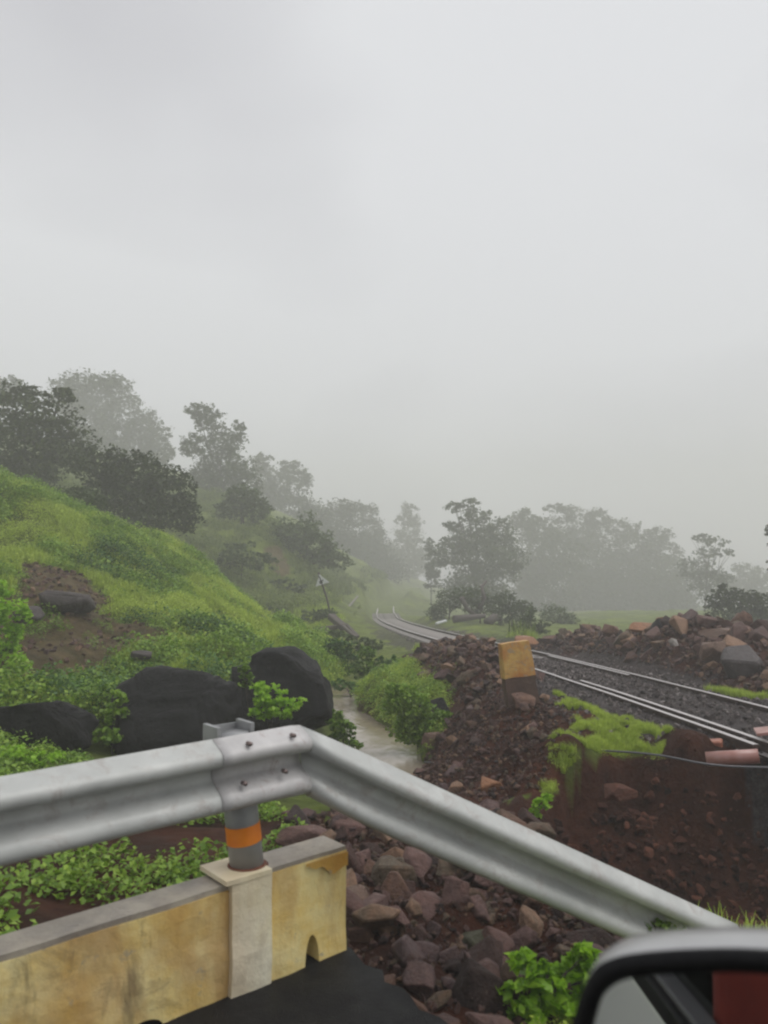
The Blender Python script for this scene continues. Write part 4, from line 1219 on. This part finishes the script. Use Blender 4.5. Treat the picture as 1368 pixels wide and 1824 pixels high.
# brush right of the line
for i, (bl_, bs, d, lb) in enumerate([
   ([(800,1070,30,22),(780,1090,22,18),(825,1060,25,18)], (800,1108), 50, 'olive shrub with bare stems left of the fallen trunk by the line'),
   ([(850,1062,32,20),(880,1080,25,22),(845,1085,25,16)], (855,1108), 48, 'olive shrub with forked dark branches above the fallen trunk'),
   ([(905,1075,30,24),(930,1090,30,22),(900,1098,25,16)], (912,1118), 45, 'paler rounded shrub right of the forked one'),
   ([(945,1105,20,20),(935,1122,26,14),(965,1118,18,14)], (948,1136), 36, 'small green shrub at the tip of the right rubble heap'),
   ([(985,1095,30,20),(1010,1105,25,16)], (990,1122), 54, 'low grey shrub behind the tip of the right heap')]):
    tree('shrub', bl_, bs, d, lb, 'shrub', leaf=.14, seed=40 + i, mat='brush', trunk_r=.05, dens=.9, group='shrubs right of the line')
tree('shrub', [(555,1100,26,16),(580,1092,22,12),(540,1112,20,12)], (562,1122), 36, 'dark rounded shrub at the foot of the leaning triangle sign', 'shrub', leaf=.12, seed=50, mat='brush', trunk_r=.04, dens=1.1)
for i, (bl_, bs, d, lb, mt) in enumerate([
   ([(575,1140,30,14),(600,1132,24,12),(550,1150,24,12)], (575,1160), 27, 'olive scrub in front of the stacked timbers', 'brush'),
   ([(640,1142,26,12),(665,1150,26,14),(625,1155,22,12)], (645,1165), 26, 'olive scrub right of the stacked timbers', 'brush'),
   ([(540,1168,26,16),(560,1190,24,20),(585,1195,20,20)], (560,1215), 20, 'dark scrub hugging the right shoulder of the second black boulder', 'bush'),
   ([(690,1180,24,14),(712,1190,22,12),(680,1200,20,14)], (695,1212), 20, 'low scrub at the foot of the left rubble heap', 'bush'),
   ([(610,1220,24,12),(640,1225,22,10)], (625,1238), 17.5, 'dark fringe of scrub over the head of the stream', 'bush'),
   ([(430,985,40,22),(470,1000,30,18),(400,1000,24,18)], (430,1020), 48, 'scrub patch high on the second hillside', 'brush'),
   ([(500,1040,26,12),(530,1048,22,10)], (510,1056), 50, 'small scrub patch lower on the second hillside', 'brush'),
   ([(640,1040,36,18),(610,1050,24,14),(670,1045,20,16)], (640,1066), 78, 'fogged scrub where the far slope meets the line', 'brush')]):
    tree('shrub', bl_, bs, d, lb, 'shrub', leaf=.006 * d, seed=80 + i, mat=mt, trunk_r=.03, dens=1.0)
tree('shrub', [(485,1087,30,8),(455,1083,20,6)], (480,1094), 40, 'low dark shrub strip along the foot of the far slope', 'shrub', leaf=.14, seed=51, mat='brush', trunk_r=.03)
for i, (bl_, bs, d, lb, lf, mt) in enumerate([
   ([(600,1155,35,20),(575,1175,28,24),(620,1180,25,24),(590,1200,30,18)], (600,1215), 21, 'dark tangled bush behind the second black boulder', .10, 'bush'),
   ([(652,1165,22,18),(665,1190,22,16),(640,1195,18,16)], (655,1212), 20, 'light green bush above the brown stream bank', .09, 'herb'),
   ([(720,1238,36,20),(700,1255,24,20),(745,1255,28,22),(730,1280,34,22),(760,1290,34,28),(740,1310,32,18),(785,1285,22,26),(715,1300,26,22),(770,1312,26,16),(700,1230,20,14),(752,1322,26,10)], (745, 1338), 12.3, 'large leafy bush growing over the right side of the stream', .06, 'herb'),
   ([(598,1285,20,22),(615,1300,22,20),(600,1320,24,16),(632,1325,20,12)], (612,1340), 12.4, 'small green bush between the second boulder and the stream', .07, 'herb'),
   ([(462,1225,22,14),(485,1240,34,20),(505,1262,28,22),(470,1265,30,20),(525,1250,20,9)], (480,1300), 10.6, 'bright green bush growing between the two large black boulders', .075, 'bright'),
   ([(432,1190,14,10),(440,1210,14,16)], (445,1240), 11.4, 'small sprig hanging over the gap between the black boulders', .06, 'herb'),
   ([(205,1270,22,24),(190,1310,24,20),(212,1240,18,18)], (200,1345), 10.2, 'weedy bush between the left boulder and the big middle one', .07, 'herb'),
   ([(20,1095,40,32),(5,1140,34,36),(25,1185,28,30),(-10,1060,30,30)], (10,1235), 13.2, 'bright green bush at the left edge below the brown scar', .10, 'bright'),
   ([(20,1345,45,18),(80,1350,40,12),(0,1370,40,16)], (30,1385), 8.8, 'low bush under the leftmost boulder behind the barrier', .06, 'bright'),
   ([(930,1712,28,18),(960,1740,44,30),(1010,1728,40,28),(985,1775,50,30),(925,1770,34,26),(1050,1745,30,26),(1040,1700,22,16),(950,1805,50,24),(1020,1800,40,26)], (980,1830), 3.8, 'bright lime green fern like plant left of the car mirror', .075, 'bright'),
   ([(1165,1648,26,9),(1200,1652,24,7),(1130,1640,14,7)], (1170,1662), 4.25, 'grass clump growing over the low end of the barrier', .035, 'herb'),
   ([(962,1432,16,14),(950,1450,14,12),(975,1420,10,8)], (960,1462), 7.2, 'bright little plant at the lower end of the turf strip', .05, 'bright'),
   ([(1000,915,1,1)], (0,0), 1, '', 0, '')][:-1]):
    tree('bush', bl_, bs, d, lb, 'bush', leaf=lf, seed=60 + i, mat=mt, trunk_r=.008 if d < 14 else .03, dens=1.5, depth=.7)
print('crown tris', NT_TRI[0])

# ------------------------------------------------------------------ black boulders
def boulder(px, py, d, wpx, hpx, label, seed, mat='basalt', box=.55, depth=.8, lean=0.0, sub=5):
    bm = bmesh.new()
    bmesh.ops.create_icosphere(bm, subdivisions=sub, radius=1)
    r = random.Random(seed); off = Vector((r.uniform(0, 50), r.uniform(0, 50), r.uniform(0, 50)))
    planes = [(Vector((r.gauss(0, 1), r.gauss(0, 1), r.gauss(0, .8))).normalized(), r.uniform(.66, .9)) for _ in range(16)]
    for v in bm.verts:
        p = v.co.normalized()
        q_ = Vector([math.copysign(abs(c) ** box, c) for c in p]); q_ *= 1 / max(1e-3, (abs(q_.x) ** 3 + abs(q_.y) ** 3 + abs(q_.z) ** 3) ** (1 / 3))
        for n, k in planes:
            dd = q_.dot(n) - k
            if dd > 0: q_ -= n * dd * .93
        q_ *= 1 + .09 * mnoise.noise(p * 1.3 + off) + .06 * mnoise.noise(p * 3.1 + off) + .035 * mnoise.noise(p * 7 + off) - .03 * abs(mnoise.noise(p * 4.5 + off * 2)) + .016 * mnoise.noise(p * 17 + off)
        v.co = q_
    xs = [v.co.x for v in bm.verts]; zs = [v.co.z for v in bm.verts]
    wx = max(xs) - min(xs); wz = max(zs) - min(zs)
    sx = wpx / FPX * d / wx; sz = hpx / FPX * d / wz
    c = P(px, py, d)
    for v in bm.verts: v.co = Vector((v.co.x * sx + lean * v.co.z * sz, v.co.y * sx * depth, v.co.z * sz))
    o = link('boulder', bm_mesh('boulder', bm, True), None, M[mat]); o.location = c
    tag(o, label, 'boulder'); return o
boulder(335, 1280, 10.9, 226, 176, 'big blunt black boulder in the middle of the three, behind the barrier', 5, depth=.8)
boulder(503, 1243, 12.6, 168, 166, 'rounded black boulder nearest the stream, rightmost of the three big ones', 15, depth=.9, box=.7)
boulder(82, 1298, 10.2, 190, 116, 'low black boulder leftmost of the three with a greyish wet top', 23, depth=.8)
boulder(432, 1215, 13.2, 50, 60, 'small dark rock wedged between the two large black boulders', 31, sub=4)
boulder(112, 1072, 16.6, 98, 42, 'flat grey brown rock sticking out of the brown scar on the bank', 44, mat='rock_grey', depth=.7, sub=4, box=.45)
boulder(250, 1166, 15.0, 40, 16, 'small grey rock in the grass above the middle boulder', 52, mat='rock_grey', sub=3)
boulder(262, 1123, 17.2, 34, 18, 'small dark rock under the brown scar on the bank', 57, mat='rock_grey', sub=3)
boulder(50, 1095, 15.6, 60, 30, 'dark broken rock left below the flat rock on the bank', 61, mat='rock_grey', sub=4)

# ------------------------------------------------------------------ yellow stone marker
mk_b = P(932, 1268, 11.0)
mk = empty('boundary_marker', mk_b)
mk.rotation_euler = (R(-3), R(-7), R(8))
tag(mk, 'leaning yellow painted stone marker with a bare brown foot beside the railway', 'marker stone')
k_ = 11.0 / FPX
def slab(name, w0, w1, z0, z1, th, mat, seed):
    bm = bmesh.new()
    for i in range(9):
        t = i / 8
        w = w0 + (w1 - w0) * t; z = z0 + (z1 - z0) * t
        prof = []
        for (x, y) in ((-.5, -.5), (-.17, -.52), (.17, -.52), (.5, -.5), (.52, 0), (.5, .5), (0, .52), (-.5, .5), (-.52, 0)):
            nn = .012 * mnoise.noise(Vector((x * 3 + seed, y * 3, z * 5)))
            top_cut = .02 * mnoise.noise(Vector((x * 4 + seed, y * 4, 7))) if i in (0, 8) else 0
            prof.append(bm.verts.new((x * w + nn, y * th + nn, z + top_cut)))
        if i:
            for k in range(9): bm.faces.new((pv_[k], pv_[(k + 1) % 9], prof[(k + 1) % 9], prof[k]))
        else: bm.faces.new(prof)
        pv_ = prof
    bm.faces.new(pv_)
    bmesh.ops.bevel(bm, geom=[e for e in bm.edges if abs(e.calc_face_angle(0)) > 1.0], offset=.008, segments=1, affect='EDGES')
    return link(name, bm_mesh(name, bm), mk, mat)
slab('stone_foot', 58 * k_, 54 * k_, -.35, 62 * k_, .20, M['bare'], 3)
slab('painted_head', 56 * k_, 49 * k_, 62 * k_, 122 * k_, .215, M['marker_paint'], 9)

# ------------------------------------------------------------------ debris by the rails
def beam_between(name, a, b, w, h, mat, label, cat, roll=0.0, parent=None):
    v = b - a
    me = bm_mesh(name, box_bm(v.length, w, h, bevel=min(w, h) * .12))
    for vv in me.vertices:
        vv.co += Vector((0, 1, 1)) * .008 * mnoise.noise(vv.co * 5)
    o = link(name, me, parent, mat)
    o.location = (a + b) / 2
    o.rotation_euler = v.to_track_quat('X', 'Z').to_euler()
    if label: tag(o, label, cat)
    return o
beam_between('broken_sleeper', P(1212, 1332, 9.1), P(1288, 1327, 8.9), .20, .13, M['redc'], 'broken reddish concrete sleeper lying beneath the end of the near rail', 'sleeper')
pp = [P(1258, 1352, 8.3), P(1352, 1347, 8.1)]
pipe = link('pipe', tube_mesh('pipe', [pp[0], pp[0].lerp(pp[1], .5), pp[1]], .075, 16), None, M['pipe'])
tag(pipe, 'wet pinkish red pipe stub at the edge of the washout under the rails', 'pipe')
beam_between('fish_plate', P(1345, 1304, 8.7), P(1400, 1298, 8.6), .30, .03, M['pipe'], 'flat pinkish plate lying beside the near rail at the right edge', 'plate')
cab = [P(755, 1357, 10.6), P(800, 1361, 10.2), P(850, 1361, 9.8), P(900, 1353, 9.3), P(960, 1341, 9.0), P(1040, 1337, 8.7), P(1110, 1339, 8.35), P(1180, 1346, 8.1), P(1240, 1358, 7.95), P(1300, 1365, 7.9), P(1400, 1368, 7.8)]
cc3 = catmull([tuple(v) for v in cab], .15)
cable = link('cable', tube_mesh('cable', [Vector(p) for p in cc3], .011, 6), None, M['cable'])
tag(cable, 'thin dark cable strung loosely across the soil mound and scarp', 'cable')
lit = link('wrapper', bm_mesh('wrapper', box_bm(.05, .03, .012, bevel=.004)), None, M['litter'])
lit.location = P(776, 1755, 3.95); tag(lit, 'tiny orange red wrapper at the asphalt edge among the stones', 'litter')
# pale parapet at right
pw = empty('low_wall', P(1332, 1165, 18.0)); tag(pw, 'short pale concrete wall at the right edge behind the rubble heap', 'wall')
a, b = P(1332, 1165, 18.2), P(1600, 1190, 17.0)
o = beam_between('wall_body', a - pw.location - Vector((0, 0, .25)), b - pw.location - Vector((0, 0, .25)), .3, .95, M['cream'], None, None, parent=pw)
# sign
sb = P(597, 1112, 36.5); stp = P(567, 1019, 36.5)
sg_ = empty('railway_sign', sb); tag(sg_, 'white triangular railway sign with a dark mark on a leaning rusty post', 'sign')
link('sign_post', tube_mesh('sign_post', [Vector((0, 0, -.4)), (stp - sb) * .5, stp - sb], .045, 8), sg_, M['wood'])
tri = [P(562, 1045, 36.4), P(587, 1037, 36.4), P(569, 1023, 36.4)]
bm = bmesh.new(); f = bm.faces.new([bm.verts.new(v - sb) for v in tri])
e_ = bmesh.ops.extrude_face_region(bm, geom=[f])
for v in [g for g in e_['geom'] if isinstance(g, bmesh.types.BMVert)]: v.co.y -= .02
link('sign_plate', bm_mesh('plate', bm), sg_, M['white'])
for (x0, y0, x1, y1, w) in ((568.5, 1036.5, 576, 1033.5, .05), (569, 1039, 575, 1036.8, .05), (571, 1033, 573.5, 1041, .05), (568, 1026, 571, 1033, .045)):
    beam_between('sign_mark', P(x0, y0, 36.35) - sb, P(x1, y1, 36.35) - sb, .012, w, M['black'], None, None, parent=sg_)
# stacked old sleepers and fallen rails by the sign
for (p0, p1, d0, d1, w, lb) in [((558, 1122), (600, 1117), 33, 33.4, .22, 'top dark timber in the little stack below the triangle sign'),
        ((551, 1133), (588, 1128), 32, 32.4, .25, 'middle dark timber in the little stack below the triangle sign'),
        ((560, 1138), (604, 1131), 31.4, 31.8, .2, 'lowest dark timber in the little stack below the triangle sign'),
        ((590, 1098), (612, 1118), 35, 33, .34, 'thick brown timber leaning down at the foot of the sign post'),
        ((608, 1113), (634, 1136), 33.4, 30, .16, 'long fallen timber pointing from the sign towards the camera'),
        ((617, 1112), (638, 1134), 33.6, 30.4, .12, 'thin fallen timber lying parallel to the long one')]:
    beam_between('timber', P(*p0, d0), P(*p1, d1), w, w * .8, M['wood'], lb, 'timber')
beam_between('pole', P(618, 1084, 60), P(637, 1062, 66), .14, .14, M['sleeper'], 'pale slanting pole lying on the far slope left of the rails', 'pole')
for (pts, r_, d, lb) in [
   ([(808,1103),(835,1100),(864,1097)], .22, 44, 'dark fallen trunk lying flat on the grass right of the line'),
   ([(868,1110),(880,1100),(892,1101)], .30, 44, 'dark stump at the right end of the fallen trunk'),
   ([(822,1065),(832,1085),(850,1098)], .16, 46, 'crooked left branch rising from the fallen trunk'),
   ([(855,1085),(862,1065),(858,1045),(866,1035)], .20, 46, 'forked dark branch standing over the fallen trunk')]:
    o = link('fallen_trunk', tube_mesh('log', [P(x, y, d + i * .3) for i, (x, y) in enumerate(pts)], [r_ * (1 - .2 * i) for i in range(len(pts))], 8), None, M['wood'])
    tag(o, lb, 'fallen trunk')
bm = box_bm(.62, .25, .10, bevel=.02)
o = link('white_sheet', bm_mesh('sheet', bm), None, M['white']); o.location = P(786, 1108, 42.5); o.rotation_euler = (0, R(-14), R(20))
tag(o, 'small white scrap lying on the grass just right of the curving rails', 'scrap')

# ------------------------------------------------------------------ the car the photograph is taken from
CF = Vector((.756, .654, 0)).normalized(); CLf = Vector((-.654, .756, 0)).normalized()
car = empty('car', (0.1, 0.1, 0)); car.rotation_euler = (0, 0, math.atan2(CF.y, CF.x))
tag(car, 'white car whose grey wing mirror with a black rim shows at the lower right', 'car')
def carloc(v): return car.matrix_basis.inverted() @ v
car_mi = Matrix.Translation(car.location) @ Matrix.Rotation(math.atan2(CF.y, CF.x), 4, 'Z')
def cl(v): return car_mi.inverted() @ Vector(v)
# mirror: outline in its own plane facing the camera side
MD = .78
mc = P(1262, 1830, MD)
vdir = (mc - Vector((0, 0, EYE))).normalized()
mr = Vector((.80, -.40, 0)).normalized()                # mirror's width axis (towards the car)
mn = Vector((-.443, -.891, .093)).normalized()            # facing back towards the window
mn = (mn - mr * mn.dot(mr)).normalized()
mu = mn.cross(mr); mu = mu if mu.z > 0 else -mu
def mirror_px(px, py, off=0.0):
    """point on the mirror's plane (moved off metres to the rear-facing side) seen at the pixel"""
    x, y, z = ray(px, py); r = Vector((x, y, z)); o = Vector((0, 0, EYE))
    t = (mc + mn * off - o).dot(mn) / r.dot(mn)
    return o + r * t
def outline(pts_px, off=0.0):
    return [mirror_px(x, y, off) for x, y in pts_px]
def smooth_closed(pts, n=8):
    out = []
    m_ = len(pts)
    for i in range(m_):
        p0, p1, p2, p3 = pts[i - 1], pts[i], pts[(i + 1) % m_], pts[(i + 2) % m_]
        for k in range(n):
            t = k / n
            out.append(0.5 * ((2 * p1) + (-p0 + p2) * t + (2 * p0 - 5 * p1 + 4 * p2 - p3) * t * t + (-p0 + 3 * p1 - 3 * p2 + p3) * t ** 3))
    return out
rim_px = [(1012,1860),(1028,1790),(1052,1735),(1085,1712),(1140,1700),(1240,1693),(1340,1693),(1440,1704),(1500,1740),(1520,1830),(1500,1930),(1420,1985),(1200,1990),(1070,1975),(1015,1930)]
glass_px = [(1050,1860),(1062,1805),(1078,1768),(1106,1745),(1150,1735),(1240,1730),(1340,1730),(1430,1740),(1470,1765),(1482,1830),(1468,1910),(1405,1945),(1200,1950),(1095,1938),(1055,1905)]
R0 = smooth_closed(outline(rim_px)); G0 = smooth_closed(outline(glass_px))
nR0 = len(R0)
def ringed(name, rings, mat, cap_last=False, cap_first=False, smooth=True):
    bm = bmesh.new(); prev = None; first = None
    for rg in rings:
        row = [bm.verts.new(cl(p)) for p in rg]
        if prev:
            for k in range(len(row)): bm.faces.new((prev[k], prev[(k + 1) % len(row)], row[(k + 1) % len(row)], row[k]))
        else: first = row
        prev = row
    if cap_last: bm.faces.new(prev)
    if cap_first: bm.faces.new(first)
    return link(name, bm_mesh(name, bm, smooth), car, mat)
cenR = sum(R0, Vector()) / nR0
def grow(rg, k, off):
    c = sum(rg, Vector()) / len(rg)
    return [c + (p - c) * k + mn * off for p in rg]
# rim: glass edge -> rounded lip -> outer edge
mid1 = [a.lerp(b, .45) + mn * .010 for a, b in zip(G0, R0)]
ringed('mirror_rim', [[p - mn * .006 for p in G0], [p + mn * .006 for p in G0], mid1, [p + mn * .004 for p in R0], [p - mn * .006 for p in R0]], M['plastic'])
ringed('mirror_shell', [[p - mn * .0065 for p in R0], grow(R0, 1.012, -.016), grow(R0, 1.005, -.05), grow(R0, .93, -.085), grow(R0, .75, -.108), grow(R0, .4, -.12)], M['cap'], cap_last=True)
ringed('mirror_glass', [[p - mn * .0045 for p in G0], grow(G0, .5, -.0045)], M['mirror'], cap_last=True, smooth=False)
# arm to the door
arm0 = mc + mr * .13 - mn * .05 - mu * .05
link('mirror_arm', tube_mesh('arm', [cl(arm0), cl(arm0 + CF * -.02 - CLf * .10), cl(arm0 - CLf * .2)], [.03, .035, .045], 12), car, M['plastic'])
# the near side of the car: door skin below the window sill, trims, and the dark cabin the mirror looks back at
SIDE = cl(Vector((0, 0, 0)) + CLf * .13).y
def cbox(name, x0, x1, y0, y1, z0, z1, mat, bev=.006, label=None):
    me = bm_mesh(name, box_bm(x1 - x0, y1 - y0, z1 - z0, ((x0 + x1) / 2, (y0 + y1) / 2, (z0 + z1) / 2), bev, 2), False)
    o = link(name, me, car, mat)
    if label: o['label'] = label
    return o
BELT = 1.045
cbox('door', -1.6, .75, SIDE - .05, SIDE, .35, BELT, M['car'])
cbox('window_sill', -1.6, .75, SIDE - .045, SIDE + .003, BELT + .001, BELT + .045, M['plastic'])
cbox('sill_trim', -1.6, .75, SIDE - .06, SIDE - .012, BELT + .046, BELT + .062, M['trim'])
cbox('door_lining', -1.6, .75, SIDE - .12, SIDE - .061, .35, BELT + .03, M['cloth'])
cbox('seat_back', -.55, -.38, SIDE - .75, SIDE - .13, .7, 1.75, M['cloth'], .04)
cbox('seat_cushion', -.9, -.40, SIDE - .72, SIDE - .15, .62, .78, M['red'], .04)
cbox('red_shirt_block', -.379, -.33, SIDE - .70, SIDE - .075, .75, 1.62, M['red'], .02, 'plain red block standing in for a passenger in a red shirt')  # added red block, placed so the mirror reflects a red shirt
cbox('cabin_side', -1.6, .75, SIDE - 1.5, SIDE - 1.45, .35, 1.95, M['cloth'])
cbox('cabin_rear', -1.65, -1.601, SIDE - 1.5, SIDE - .05, .35, 1.95, M['cloth'])
cbox('cabin_floor', -1.6, .75, SIDE - 1.45, SIDE - .05, .30, .349, M['cloth'])
cbox('roof', -1.65, .45, SIDE - 1.5, SIDE - .10, 1.955, 2.0, M['car'])
def refl(px, py):
    p = mirror_px(px, py, -.0045); d = (p - Vector((0, 0, EYE))).normalized()
    r = d - mn * 2 * d.dot(mn)
    p = cl(p); q = cl(car.location + r)
    t = (SIDE - p.y) / q.y
    return p + q * t
for q_ in ((1070, 1800), (1120, 1745), (1195, 1824), (1200, 1740), (1250, 1824), (1290, 1745), (1368, 1740), (1368, 1824)):
    print('refl', q_, [round(c, 2) for c in refl(*q_)])
